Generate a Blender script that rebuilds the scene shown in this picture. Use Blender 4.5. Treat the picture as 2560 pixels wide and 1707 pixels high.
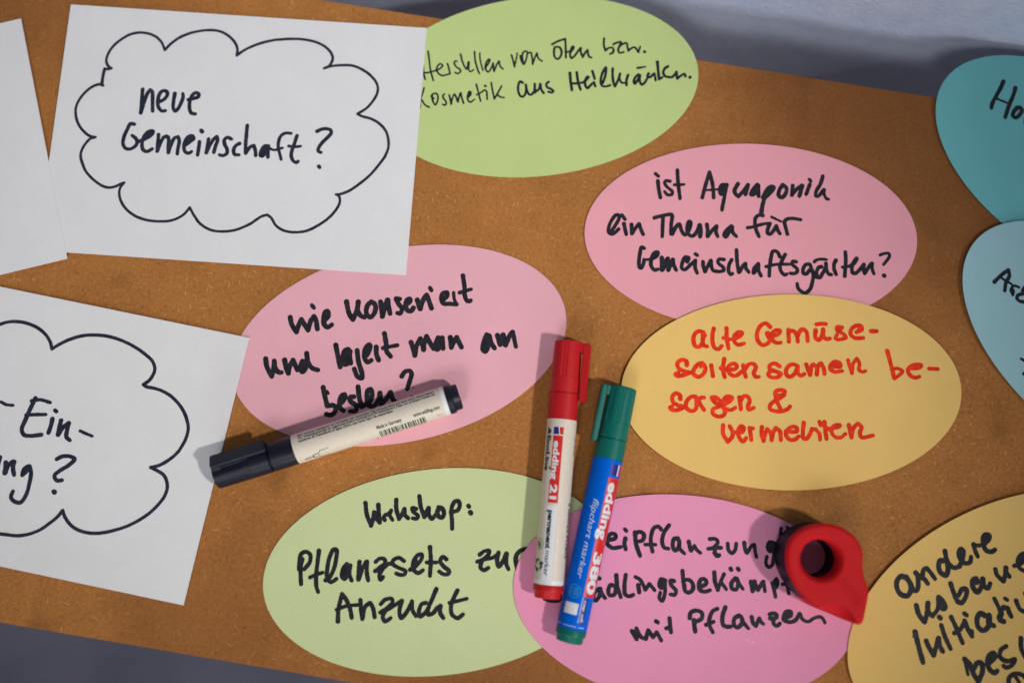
import bpy, bmesh, math, random
import numpy as np
from mathutils import Matrix, Vector

for o in list(bpy.data.objects):
    bpy.data.objects.remove(o)
SC = bpy.context.scene
COL = SC.collection
MM = 0.001                       # everything below is measured in millimetres and built in metres

# ------------------------------------------------------------------ camera, light, exposure
cam = bpy.data.cameras.new('camera')
cam.lens = 35.0
cam.sensor_width = 36.0
cam.sensor_fit = 'HORIZONTAL'
cam.clip_start = 0.02
cam.clip_end = 20
cam.dof.use_dof = True
cam.dof.focus_distance = 0.556
cam.dof.aperture_fstop = 2.0
camo = bpy.data.objects.new('camera', cam)
COL.objects.link(camo)
camo.matrix_world = Matrix(((0.999977, 0.0, -0.006778, 0.0),
                            (-0.000986, 0.989362, -0.145474, 0.0),
                            (0.006706, 0.145478, 0.989339, 0.55343),
                            (0, 0, 0, 1)))
SC.camera = camo

W = bpy.data.worlds.new('World')
SC.world = W
W.use_nodes = True
W.node_tree.nodes['Background'].inputs[0].default_value = (0.97, 0.96, 0.98, 1)
W.node_tree.nodes['Background'].inputs[1].default_value = 0.095

def look(o, target):
    d = Vector(target) - o.location
    o.rotation_euler = d.to_track_quat('-Z', 'Y').to_euler()

def lamp(name, kind, loc, target, energy, color):
    l = bpy.data.lights.new(name, kind)
    l.energy = energy
    l.color = color
    o = bpy.data.objects.new(name, l)
    COL.objects.link(o)
    o.location = loc
    look(o, target)
    return l

key = lamp('ceiling_spot', 'SPOT', (1.00, -0.49, 1.45), (-0.065, 0.105, 0), 66.0, (1.0, 0.965, 0.92))
key.spot_size = math.radians(22.8)
key.spot_blend = 1.0
key.shadow_soft_size = 0.06
fill = lamp('soft_spot', 'SPOT', (-0.45, -1.03, 1.14), (-0.12, 0.10, 0), 92.0, (0.98, 0.975, 0.98))
fill.spot_size = math.radians(26.8)
fill.spot_blend = 1.0
fill.shadow_soft_size = 0.50

low = lamp('low_wall_fill', 'AREA', (0.35, -1.75, 0.50), (0.10, 0.30, 0.02), 8.0, (0.90, 0.95, 1.0))  # added fill lamp, low in front, to brighten the wall; no actual window
low.shape = 'RECTANGLE'
low.size = 1.2
low.size_y = 0.5

vs = SC.view_settings
vs.view_transform = 'Standard'
vs.look = 'None'
vs.exposure = 0.16
vs.gamma = 1.0
vs.use_curve_mapping = False
SC.cycles.max_bounces = 6

# ------------------------------------------------------------------ handwriting, card by card: kind + width (1/100 mm) + points (1/10 mm) in the card's own frame
INK = {
'yellow': """S237 -468 320 -486 342 -510 342 -530 319 -534 285 -523 259 -504 256 -484 280 -475 327
S237 -477 337 -482 289 -478 265 -459 258
S237 -417 358 -425 327 -427 279 -415 247 -396 242 -376 259
S237 -345 359 -346 301 -339 244
S209 -365 304 -336 296 -308 296
S237 -308 296 -269 315 -259 331 -277 336 -302 315 -304 282 -286 265 -250 271
S238 -98 362 -123 384 -152 370 -173 332 -173 289 -148 260 -119 269 -99 298 -119 329
F238 -128 327 -111 339 -93 312 -109 288
S237 -98 307 -55 321 -44 340 -68 343 -93 317 -85 283 -62 271 -43 273
S238 4 344 2 277
S238 5 330 17 339 36 334 49 310 52 276
S238 54 310 70 338 89 345
S236 -577 155 -579 176 -602 184 -629 167 -625 139 -591 119 -563 112 -601 98 -634 94 -643 104 -624 115
S236 -480 156 -504 163 -533 137 -544 109 -516 87 -487 103 -474 136 -489 165
S170 -494 161 -500 142
S236 -440 150 -434 91
S236 -366 185 -378 125
S236 -387 135 -378 125 -368 83
S236 -364 125 -307 129 -297 143 -310 158 -339 149 -349 125 -332 96 -304 91 -270 114
S236 -261 147 -258 114 -250 83
S236 -255 124 -230 152 -206 156 -190 137 -204 104 -196 82 -177 82
S236 -58 139 -83 156 -112 145 -113 126 -81 111 -53 97 -73 78 -106 78 -124 93 -109 112 -76 111
S236 44 138 16 150 -13 134 -25 101 -7 79 22 95 44 138
S236 44 138 42 100 60 85 79 95
S235 -621 -34 -624 -12 -647 -3 -665 -21 -663 -50 -636 -69 -604 -79 -637 -95 -670 -94 -681 -82 -667 -73
S235 -535 -23 -559 -23 -588 -51 -590 -84 -558 -103 -536 -89 -532 -47 -535 -23
S235 -526 -33 -509 -71 -492 -97
S235 -522 -42 -503 -29 -489 -29
S235 -446 -29 -427 -27 -405 -44 -383 -78
S235 -446 -32 -429 -58 -388 -82 -375 -106 -385 -129 -414 -136 -443 -119 -442 -95 -411 -82 -387 -68 -362 -40
S235 -387 -73 -344 -50 -333 -31 -357 -24 -381 -45 -387 -73 -365 -97 -337 -99 -317 -88
S235 -291 -32 -287 -98
S235 -287 -51 -267 -25 -248 -26 -235 -47 -246 -80 -243 -99 -214 -90
S235 -84 -26 -45 -17 -37 -1 -58 7 -87 -2 -89 -35 -77 -73 -64 -101
S235 -41 -22 -85 -49 -119 -72 -125 -96 -98 -110 -55 -111 -22 -97 -12 -86
S234 -390 -185 -392 -232 -369 -274
S234 -369 -276 -344 -251 -338 -228 -353 -190
S234 -324 -224 -287 -224 -276 -201 -290 -191 -305 -210 -306 -247 -285 -275 -265 -257
F234 -305 -219 -290 -191 -274 -201 -292 -229
S234 -243 -202 -237 -267
S234 -241 -206 -225 -204
S234 -175 -198 -179 -235 -170 -273
S234 -170 -273 -158 -231 -145 -210
S234 -145 -210 -128 -231 -125 -271
S234 -125 -269 -113 -227 -98 -204
S234 -98 -204 -76 -223 -74 -270
S234 -43 -223 18 -224 19 -206 -4 -198 -33 -214 -44 -242 -22 -270 6 -268 26 -253
S228 73 345 90 346 105 328 108 280
S238 156 339 153 298 169 284 190 307 199 346
S238 199 343 199 303 217 288 234 292
S238 163 373 189 376 217 374
S219 307 354 279 357 277 337 309 318 325 296 307 289 279 285 265 292 276 313
F238 274 359 312 358 311 344 287 335
S238 386 326 416 340 414 359 388 362 359 343 352 315 374 293 422 292
F238 391 328 402 357 416 347 400 328
S267 468 330 499 329
S236 92 147 102 113 110 89
S236 110 89 122 137 133 148
S236 132 146 150 131 148 89
S237 148 93 160 141 175 152
S237 175 152 188 126 191 93
S237 226 135 283 134 280 153 256 161 232 144 226 121 248 104 291 108
F237 231 135 252 161 284 148 278 132
S208 328 167 337 124 345 95
S208 345 95 355 147 378 175
S208 378 175 391 147 386 113 404 101 422 106
S237 552 216 564 153 573 106 579 63
S208 568 111 600 117 629 100 606 77 581 60
S237 671 118 723 118 736 132 715 137 681 128 660 104 672 76 700 63 721 69
F237 681 123 710 139 738 132 722 113
S237 779 113 827 110
S234 59 -178 51 -230 51 -262 65 -267 85 -249 101 -216
S216 101 -212 125 -214
S215 124 -217 142 -240 144 -273
S235 147 -173 152 -192
S234 174 -176 176 -218 180 -269
S216 155 -185 199 -218
S216 200 -213 247 -205 260 -196 243 -191 219 -204 212 -237 234 -261 262 -261 287 -243
S234 309 -194 315 -239 319 -262
S234 319 -262 331 -215 356 -188
S234 361 -188 379 -207 367 -239 375 -263 408 -261 439 -254""",
'pinkU': """S201 -543 357 -527 343
S219 -530 315 -525 268 -516 216
S191 -459 314 -484 316 -491 302 -475 278 -448 255 -450 236 -475 234 -491 252
S219 -417 381 -413 303 -403 214
S173 -436 293 -407 294 -379 297
S219 -275 221 -256 292 -232 373
S219 -232 373 -215 302 -209 222
S146 -261 266 -225 267 -188 272
S219 -138 299 -160 298 -174 270 -166 242 -147 261 -133 294
F219 -160 298 -133 304 -138 247 -170 242
S208 -793 17 -771 53 -753 90 -756 108 -771 108 -793 80 -811 38 -812 6 -793 -5 -771 10 -755 26
S208 -737 109 -719 84
S217 -725 58 -712 -4
S217 -682 54 -680 3
S217 -680 1 -657 36 -639 58
S217 -639 58 -628 28 -615 -2
S218 -551 96 -508 109 -462 119
S217 -501 100 -506 -12
S218 -462 119 -449 115 -454 63 -456 3
S217 -449 3 -427 45 -408 62 -395 23 -377 0 -363 9 -345 47 -343 75 -352 79 -363 46 -359 9 -336 -7 -314 10 -295 52
F217 -363 46 -349 79 -340 51 -359 0
S254 -291 57 -286 20 -290 -8
S217 -250 63 -246 25 -248 -7
S217 -246 -7 -218 31 -195 54
S217 -195 54 -198 17 -189 -6
S216 -610 -83 -624 -77 -633 -111 -640 -167 -637 -194 -628 -199 -615 -176 -610 -150
S162 -610 -150 -572 -147
S225 -572 -147 -536 -124 -531 -105 -549 -108 -568 -143 -570 -184 -550 -209 -532 -204
F216 -563 -138 -549 -105 -527 -119 -554 -147
S243 -509 -137 -509 -208
S243 -505 -204 -477 -141
S243 -475 -141 -473 -208
S243 -471 -203 -446 -145
S216 -446 -145 -439 -182 -428 -207
S216 -365 -157 -356 -134 -374 -130 -392 -162 -395 -195 -379 -203 -347 -175 -320 -150
S216 -318 -149 -320 -189 -309 -221
S208 -317 -111 -307 -118
S216 -275 -156 -273 -183 -264 -211
S216 -264 -211 -239 -164 -230 -146
S216 -230 -148 -226 -187 -217 -205 -185 -211
S207 -155 -140 -184 -140 -189 -159 -160 -186 -158 -204 -185 -211
S219 -132 299 -139 285 -146 237 -163 150
S237 -68 307 -89 264 -78 239 -67 232
S219 -67 232 -39 263 -11 301
S237 -11 301 -26 244
S237 44 302 21 278 6 245 20 245 43 283
S237 48 298 49 236
F219 11 245 25 288 58 303 48 265
S246 64 143 74 195 98 252 135 285 135 290
S237 74 228 103 280 126 294 137 290 125 266 88 228
F219 84 242 112 289 139 290 102 242
S237 190 305 169 272 166 239 184 230 207 258 210 287 190 305
S219 247 301 241 245
S219 241 245 267 278 299 305
S237 302 302 284 241
S219 345 308 323 251
S210 344 341 352 329
S219 422 361 409 319 380 266 380 243 393 243 426 281
S182 429 281 426 258 441 227 452 225
S217 -110 56 -133 37 -152 4 -143 -8 -122 23 -108 56
F217 -133 37 -110 56 -143 -10 -152 4
S217 -106 51 -102 19 -82 -4
S218 72 122 50 124 29 105 26 68 32 35 47 -2
S200 -18 48 16 54 71 71 114 76
S218 110 74 98 41 97 18 111 13 139 46 148 61
S218 148 61 157 33 167 17
S163 122 114 144 103
S136 144 103 176 88
S218 210 15 200 57 196 89 213 104 249 107 287 101
S216 -111 -141 -125 -167 -130 -204 -119 -226 -108 -221
S216 -83 -83 -80 -157 -72 -212
S216 -69 -212 -46 -174 -35 -163
S216 -33 -163 -31 -188 -15 -211
S216 40 -161 17 -187 12 -215 25 -201 40 -164
F216 40 -161 17 -187 11 -219 30 -201
S216 40 -164 41 -200 54 -230
S217 164 -118 149 -90 127 -86 112 -130 105 -176 101 -231
S189 84 -177 139 -164 220 -160
S216 194 -105 175 -143 163 -175 171 -207 189 -223 201 -218
S207 256 -146 238 -144 233 -160 260 -187 259 -206 237 -215 221 -213
S217 326 -158 310 -161 294 -190 296 -212 312 -215 328 -196 340 -183 335 -161
S217 346 -195 352 -221 345 -262 331 -303 306 -325 284 -319 263 -298 259 -273
S217 400 -172 384 -176 371 -201 373 -230 386 -236 405 -210 421 -181
S217 425 -153 427 -187 439 -213 454 -217
S217 340 -189 370 -233
S180 360 -144 373 -133 401 -128 430 -130
S217 483 -133 472 -155 471 -184 481 -215
S218 538 -84 539 -132 530 -224
S186 518 -173 561 -166
S218 561 -166 587 -147 603 -121
S217 600 -121 581 -147 572 -179 576 -204 591 -207 617 -184 639 -155
S217 641 -155 638 -184 644 -206
S217 644 -206 670 -167 686 -148
S199 688 -148 688 -183 696 -208
S181 736 -98 763 -88 785 -89 789 -102 777 -124 753 -153
S248 753 -217 755 -219""",
'pinkW': """S272 -572 277 -571 237 -553 188
S272 -553 188 -528 233 -513 253
S272 -513 253 -502 222 -487 185
S272 -487 185 -461 236 -441 254
S273 -441 254 -434 230 -435 180
S240 -441 320 -432 303
S273 -389 220 -363 238 -360 268 -372 268 -388 237 -393 199 -377 178 -351 187
F273 -389 220 -371 273 -354 258 -383 208
S273 -246 298 -245 235 -233 193
S273 -230 192 -200 237 -180 284
S273 -182 284 -194 236 -184 205 -164 189
S273 -110 269 -136 251 -149 209 -132 183 -107 200 -91 236 -98 260 -116 267
S273 -59 258 -61 218 -65 174
S273 -65 174 -42 220 -20 261
S273 -17 260 -20 215 -19 181
S271 -748 75 -749 28 -732 -29
S270 -732 -26 -713 15 -704 52
S271 -704 52 -705 13 -691 -15 -675 -19
S271 -646 45 -646 6 -639 -32
S271 -639 -32 -624 7 -600 35
S271 -600 35 -592 0 -586 -24
S271 -550 19 -567 -11 -561 -40 -535 -18 -522 24 -519 57
S271 -519 57 -520 7 -504 -30 -475 -48
F271 -544 23 -565 -17 -556 -44 -528 -8
S271 -351 69 -351 10 -350 -58
S271 -343 -48 -310 -22 -286 29 -306 28 -323 -2 -326 -46 -310 -50 -292 -14 -278 16
S271 -286 18 -288 -49
S271 -240 14 -244 -52 -238 -121 -243 -145 -265 -132 -275 -85
S271 -199 -17 -165 15 -167 32 -192 15 -207 -32 -196 -63 -173 -57
F272 -199 -17 -179 29 -157 13 -191 -36
S271 -132 10 -138 -30 -133 -65
S272 -72 76 -74 12 -79 -26 -63 -58
S239 -96 -3 -13 -4
S270 -464 -150 -463 -206 -461 -256
S162 -446 -176 -442 -189
S269 -461 -256 -427 -261 -416 -277 -429 -301 -452 -310 -475 -300
S269 -395 -265 -359 -239 -355 -215 -372 -217 -389 -249 -392 -282 -377 -302
F269 -396 -270 -371 -214 -351 -224 -379 -268
S269 -307 -237 -328 -235 -330 -256 -303 -290 -311 -316 -343 -312
S270 -273 -188 -278 -245 -275 -301
S270 -275 -301 -228 -284 -204 -245 -207 -216 -224 -218 -237 -260 -236 -299 -212 -312 -180 -289 -160 -246
S270 -161 -248 -168 -313
S270 -164 -309 -129 -283 -104 -255
S270 -102 -256 -98 -295 -86 -314
S252 51 251 30 259 38 226 51 194 37 169 22 175
S274 73 207 105 228 105 240 90 237 77 212 79 180 99 170 116 186
F274 73 207 94 242 111 233 82 199
S274 146 225 150 173
S274 152 173 182 223 200 242
S274 203 242 208 212 215 162
S241 230 279 235 263
S252 282 191 314 212 318 231 296 233 280 208 284 176 321 165 358 154
S186 355 223 351 187 358 154
S253 426 308 422 246 413 202
S219 388 216 456 222
S252 413 202 417 167 431 156 440 159
S272 64 -4 69 -47 70 -81
S272 70 -81 92 -29 119 5
S272 119 5 125 -31 125 -59
S272 125 -59 134 -27 156 11
S272 156 11 169 -34 180 -65
S272 218 -11 193 -51 200 -75 229 -42 238 -21
F272 199 -52 218 -11 234 -15 212 -44
S272 240 -16 233 -76
S272 285 -23 279 -80
S272 279 -80 307 -41 320 -30
S272 320 -30 329 -69 335 -90
S272 488 -52 464 -86 450 -128 461 -142 488 -103 503 -61
F272 488 -52 446 -133 463 -142 498 -82
S272 500 -60 504 -106 515 -134
S272 546 -67 549 -121
S272 551 -122 576 -71
S272 579 -71 577 -130
S273 580 -131 616 -79 633 -66
S240 635 -67 634 -112 634 -151
S260 -24 -181 -3 -160 25 -160 32 -179 13 -219 -8 -256
S281 9 -310 10 -312
S81 27 -257 28 -257""",
'greenL': """S236 -363 401 -361 341 -343 277
S236 -343 277 -328 313 -320 347
S236 -320 347 -312 316 -294 289
S236 -294 384 -295 344 -294 289
S211 -266 299 -270 312 -261 326 -241 326
S201 -227 347 -236 323 -224 295
S191 -251 325 -227 347
S236 -194 401 -198 354 -188 298
S236 -188 298 -165 326 -154 347
S236 -154 347 -154 315 -138 296
S234 -728 136 -740 98 -743 59 -744 6
S234 -749 84 -743 133 -730 166 -705 173 -684 156 -689 117 -721 82
S234 -635 171 -647 113 -660 41 -663 -12 -656 -45
S209 -695 35 -659 46 -624 54
S234 -612 12 -597 15 -563 65 -543 132 -540 166 -555 170 -578 136 -597 74 -601 20 -583 -1 -552 13
S234 -491 85 -513 60 -521 22 -507 8 -489 48 -472 76
F234 -491 87 -521 22 -508 6 -473 71
S234 -472 76 -481 32 -471 -4
S234 -421 90 -436 -2
S234 -433 -2 -404 59 -384 86
S234 -381 86 -386 28 -382 -12
S219 -334 81 -310 96 -286 91 -283 71 -314 50 -341 33
S219 -341 33 -305 39 -263 64 -248 62
S239 -294 48 -318 11 -315 -14 -301 -3
S219 -180 70 -206 90 -237 81 -243 62 -215 39 -177 16 -184 -1 -209 0 -228 9
S233 -561 -210 -554 -150 -528 -70
S233 -528 -70 -506 -106 -490 -157 -486 -198
S208 -564 -149 -509 -135 -434 -136
S233 -432 -112 -432 -167 -430 -211
S233 -427 -202 -410 -150 -382 -131
S233 -379 -134 -367 -164 -363 -208
S218 -325 -144 -299 -123 -264 -122 -260 -137 -292 -167 -331 -187
S218 -329 -188 -283 -173 -210 -137
S228 -304 -181 -319 -213 -308 -236 -277 -222
S233 -210 -139 -227 -189 -221 -228 -191 -202 -157 -152
S218 -156 -147 -156 -196 -141 -226
S221 -90 341 -110 348 -109 330 -83 303 -92 289 -114 293
S236 -66 408 -64 351 -49 294
S236 -49 294 -31 327 -22 339
S236 -22 339 -23 302 -10 280 12 298
S251 36 335 23 312 31 286 46 280 60 303 50 331 33 338
S236 99 307 99 259 96 215
S237 104 306 134 310 149 334 144 359 124 359 106 333 98 304
S262 196 329 199 324
S262 203 293 206 288
S235 -151 21 -122 35 -83 75 -82 95 -102 94 -127 65 -133 21 -110 -1 -82 11
F235 -133 26 -124 64 -107 87 -117 39
S235 -33 129 -35 60 -47 -22
S220 -58 50 -6 45
S230 50 56 32 71 15 50 32 19 59 -8 53 -22 28 -22 5 -5
S220 232 62 258 77 286 77 276 53 239 32 213 25
S220 218 27 264 35 305 40 332 57
S230 238 22 230 -6 248 -23 272 -13
S235 335 62 323 19 330 -12 358 20 376 53
S230 379 52 371 -1 380 -31
S250 432 -47 424 3 433 42 458 61 488 66 512 53
S233 -82 -162 -105 -167 -123 -204 -120 -229 -94 -217 -67 -186
S233 -19 -96 -43 -140 -72 -195 -75 -224 -50 -221 -23 -195 -7 -187
S233 -5 -187 -10 -221 5 -251
S233 94 -115 71 -151 52 -193 53 -237 81 -259 112 -243
S209 44 -175 89 -170 140 -163""",
'pinkL': """S212 -551 306 -528 204
S212 -551 306 -494 305 -525 260
S212 -525 260 -468 251 -521 204
S210 -696 35 -739 38 -764 7 -740 -25 -689 -40 -679 -73 -721 -84 -763 -78
S210 -615 -5 -635 -14 -639 -49 -630 -75 -603 -66
S211 -594 73 -578 -70
S210 -577 -36 -552 -6 -532 -66
S231 -447 267 -408 281 -407 298 -428 304 -449 282 -448 247 -419 228 -374 237
S231 -353 284 -356 256 -346 228
S211 -360 334 -351 326
S241 -303 321 -293 263 -266 201
S231 -300 316 -281 328 -255 318 -257 286 -277 277
S221 -162 352 -178 366 -202 356 -214 310 -211 266 -200 230
S201 -243 263 -186 268
S221 -121 379 -145 337 -152 291 -139 258 -114 253
S231 -68 314 -88 308 -92 267 -78 247 -60 266 -60 300 -73 314
S211 -60 300 -54 261 -27 237
S221 -7 301 6 257
S201 9 255 25 282
S201 25 282 41 261 60 248
S211 105 327 137 330 151 316 130 284 103 274
S211 101 274 170 286
S211 136 280 143 251 161 241
S240 -481 61 -476 59
S239 -472 4 -494 -13 -500 -52 -485 -58 -467 -29 -465 5
S219 -468 5 -453 -23 -436 -41
S229 -387 27 -412 30 -422 -1 -413 -24 -388 -17 -381 18
S240 -386 84 -377 28
S219 -377 28 -352 -28
S229 -335 91 -337 32 -329 -11 -308 -19 -286 -9
S239 -263 44 -255 8
S210 -282 86 -256 74 -236 47 -224 24
S200 -222 24 -204 57
S200 -202 55 -188 42 -172 26
S230 -119 83 -141 88 -149 55 -138 42 -120 63
F240 -146 85 -121 83 -124 53 -143 41
S209 -121 78 -116 15 -128 -25 -144 -12 -141 17
S220 -71 85 -91 86 -84 62 -57 35 -63 13 -86 13
S220 -30 143 -21 83
S230 -15 69 -8 40 13 32 34 54 26 87 3 100 -17 93
S230 75 68 104 90 97 109 77 110 64 81 71 53 97 45 126 56
S230 142 150 151 100 168 62
S218 -279 -198 -250 -238
S218 -248 -238 -255 -183
S218 -255 -183 -227 -224 -201 -233
S218 -199 -231 -192 -187
S218 -190 -187 -163 -218
S208 -162 -220 -145 -192
S208 -142 -194 -117 -232
F238 -273 -200 -254 -188 -246 -235 -256 -236
S238 -152 -135 -143 -140
S218 -81 -113 -68 -184
S228 -95 -167 -78 -161
S238 51 -110 55 -138 62 -167
S229 27 -100 30 -73 59 -58 90 -67 92 -96 63 -116
S219 173 -37 149 -52 134 -92 133 -121 156 -162
S219 117 -127 157 -107
S221 154 287 171 286
S221 136 255 152 240 164 246
S211 205 312 212 278 233 263 249 286 251 316
S221 295 325 302 291 313 273
S201 313 273 338 315 350 321
S191 350 319 358 282 366 256
S221 457 341 432 341 424 313 438 293 456 322
F221 427 338 462 342 454 307 430 299
S201 457 341 459 268 454 223 435 209 419 229 422 264
S171 490 422 489 382
S171 525 430 534 408
S220 143 153 152 100 169 62
S200 196 148 181 107 169 62
S200 184 103 214 69
S230 259 132 239 103 246 75 266 74 277 102 267 131
S190 276 112 303 80
S230 229 181 234 175
S230 269 185 274 179
S220 343 123 356 73
S220 358 76 360 120
S220 363 125 383 83
S220 385 84 410 130
S200 412 130 423 80
S210 460 125 473 87 482 56
F220 460 125 481 159 494 143 482 98
S180 465 121 479 149 488 143 486 113 472 92
S200 515 126 540 128
S190 534 147 553 80
S239 215 -26 203 -75 209 -118 232 -126 249 -124
S229 292 -62 268 -79 268 -113 286 -125 310 -99 302 -66 287 -62
S209 308 -75 320 -98 346 -124
S219 360 -63 369 -93 382 -106
S219 385 -106 402 -66
S199 402 -66 413 -84 425 -93
S219 455 -39 480 -31 495 -42 477 -63 457 -60
S199 457 -60 496 -52
S219 477 -63 481 -87 498 -95 515 -81
S229 540 -47 570 -35 568 -15 544 -18 533 -43 534 -60 567 -69 596 -56 616 -20
F219 535 -43 548 -12 574 -25 555 -46
S189 619 -20 635 -48 665 -57 694 -37 729 -26 746 -37 755 -53""",
'greenU': """S107 -607 282 -606 236 -605 164 -596 100
S107 -651 156 -628 152 -602 156 -573 160 -539 175 -532 187 -544 198 -559 189 -569 167 -564 144 -541 125 -515 127 -494 130
S107 -645 199 -647 154 -643 113
S107 -502 193 -498 166 -494 130
S107 -446 202 -458 203 -463 189 -453 168 -432 147 -433 136 -451 126 -464 136
S108 -420 243 -415 202 -406 167 -396 147
S93 -396 147 -385 168 -375 190 -380 190 -386 168 -384 145 -375 129 -355 140
F108 -386 168 -375 192 -381 149
S108 -337 248 -339 197 -333 147 -325 111
S93 -307 237 -310 205 -306 159 -301 128
S108 -287 141 -266 165 -254 187 -259 193 -273 178 -285 145 -281 125 -272 115 -256 130 -237 166
S108 -237 166 -238 143 -238 114
S108 -237 116 -216 156 -202 173
S108 -202 173 -198 142 -184 123
S108 -124 202 -118 163 -115 128
S93 -115 130 -101 169 -89 211
S108 -73 192 -71 161 -60 137 -46 158 -33 195 -32 212 -41 217 -55 209 -63 183 -61 153
S108 -32 199 -11 206 -6 176 -8 131
S108 -8 133 12 174 25 196
S108 25 196 30 164 50 143
S93 -654 63 -667 27 -680 -1 -690 -57
S107 -676 -9 -660 -41 -637 -59
S107 -615 6 -613 -21 -601 -48 -587 -31 -580 -6 -582 13 -594 22 -610 17 -619 6
S107 -612 6 -611 -9 -604 -8
S107 -541 10 -551 2 -548 -17 -537 -37 -539 -52 -550 -56 -558 -50
S107 -515 2 -511 -21 -509 -55
S107 -509 -54 -496 -16 -483 3 -477 -10 -469 -47
S107 -468 -45 -455 -9 -446 7 -444 -18 -436 -59
S107 -406 -19 -391 -13 -387 5 -394 10 -405 -8 -410 -37 -398 -56 -371 -42
F107 -406 -15 -392 10 -388 -6 -402 -27
S107 -350 48 -345 12 -337 -57
S107 -355 -15 -329 -5 -304 7 -295 -2 -296 -28 -297 -51
S157 -300 33 -298 31
S107 -262 47 -260 2 -256 -54
S107 -204 21 -225 -10 -252 -48
S107 -238 -27 -219 -45 -198 -51
S143 -79 25 -94 35 -108 10 -111 -27 -101 -55 -87 -58 -71 -40 -63 -7 -63 12
S143 -63 8 -61 -22 -50 -50 -36 -51 -19 -31 -11 10
S143 -11 10 -15 -43
S143 -15 -39 7 -26 21 2
S143 21 6 23 -28 34 -52
S143 71 13 57 2 58 -17 78 -31 92 -46 79 -54 62 -46
S130 120 240 159 256 201 265
S130 201 265 198 217 190 149
S129 134 221 125 191 128 157 143 146 161 161 170 186 164 214 145 222 134 219
S129 207 182 230 191 245 208 238 213 225 191 217 158 222 142 239 151 265 179 284 198
F130 222 184 240 212 246 204 224 176
S129 284 198 282 173 289 140
S129 289 142 307 166 323 181
S129 323 181 323 157 328 137 340 132
S130 429 240 422 202 426 165
S130 426 165 446 178 468 178 475 162 467 147 450 140
S130 478 198 501 206 525 207 517 191 502 162 507 142 532 143
S130 508 177 532 193 556 196 558 175 560 148
S130 560 148 582 162 600 164 612 145 618 131
S108 618 131 625 148 633 166
S173 653 131 655 130
S165 202 53 199 8 200 -53
S158 242 52 242 -5 250 -55
S150 204 -12 243 -16 276 -13
S158 276 -13 296 4 307 16 299 17 284 -6 282 -36 292 -51 312 -36 334 -20
S158 334 -25 338 -45
S151 334 49 337 25 341 0
S151 385 -30 406 14 416 62 405 52 384 16 374 -21 379 -48 400 -54 426 -50
S158 454 50 447 1 448 -45 453 -60
S143 454 -58 477 -21 493 15
S129 493 15 486 -19 496 -43 517 -45
S158 538 0 524 -31 520 -61
S151 599 -4 579 -18 566 -43 570 -57 591 -35 605 -10
S151 607 -10 600 -47 610 -68 627 -58 649 -31
S144 599 36 619 37
S108 619 37 645 38
S151 658 -5 650 -23 664 -28 685 -12
S143 692 -9 694 -51
S172 720 60 717 15 714 -46
S151 714 -48 735 -37
S158 777 25 757 14 744 -11 751 -31 771 -41 793 -42 822 -17
S151 822 -15 820 -55
S151 820 -56 843 -42 866 -33 870 -49
S179 894 -58 897 -56""",
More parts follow.
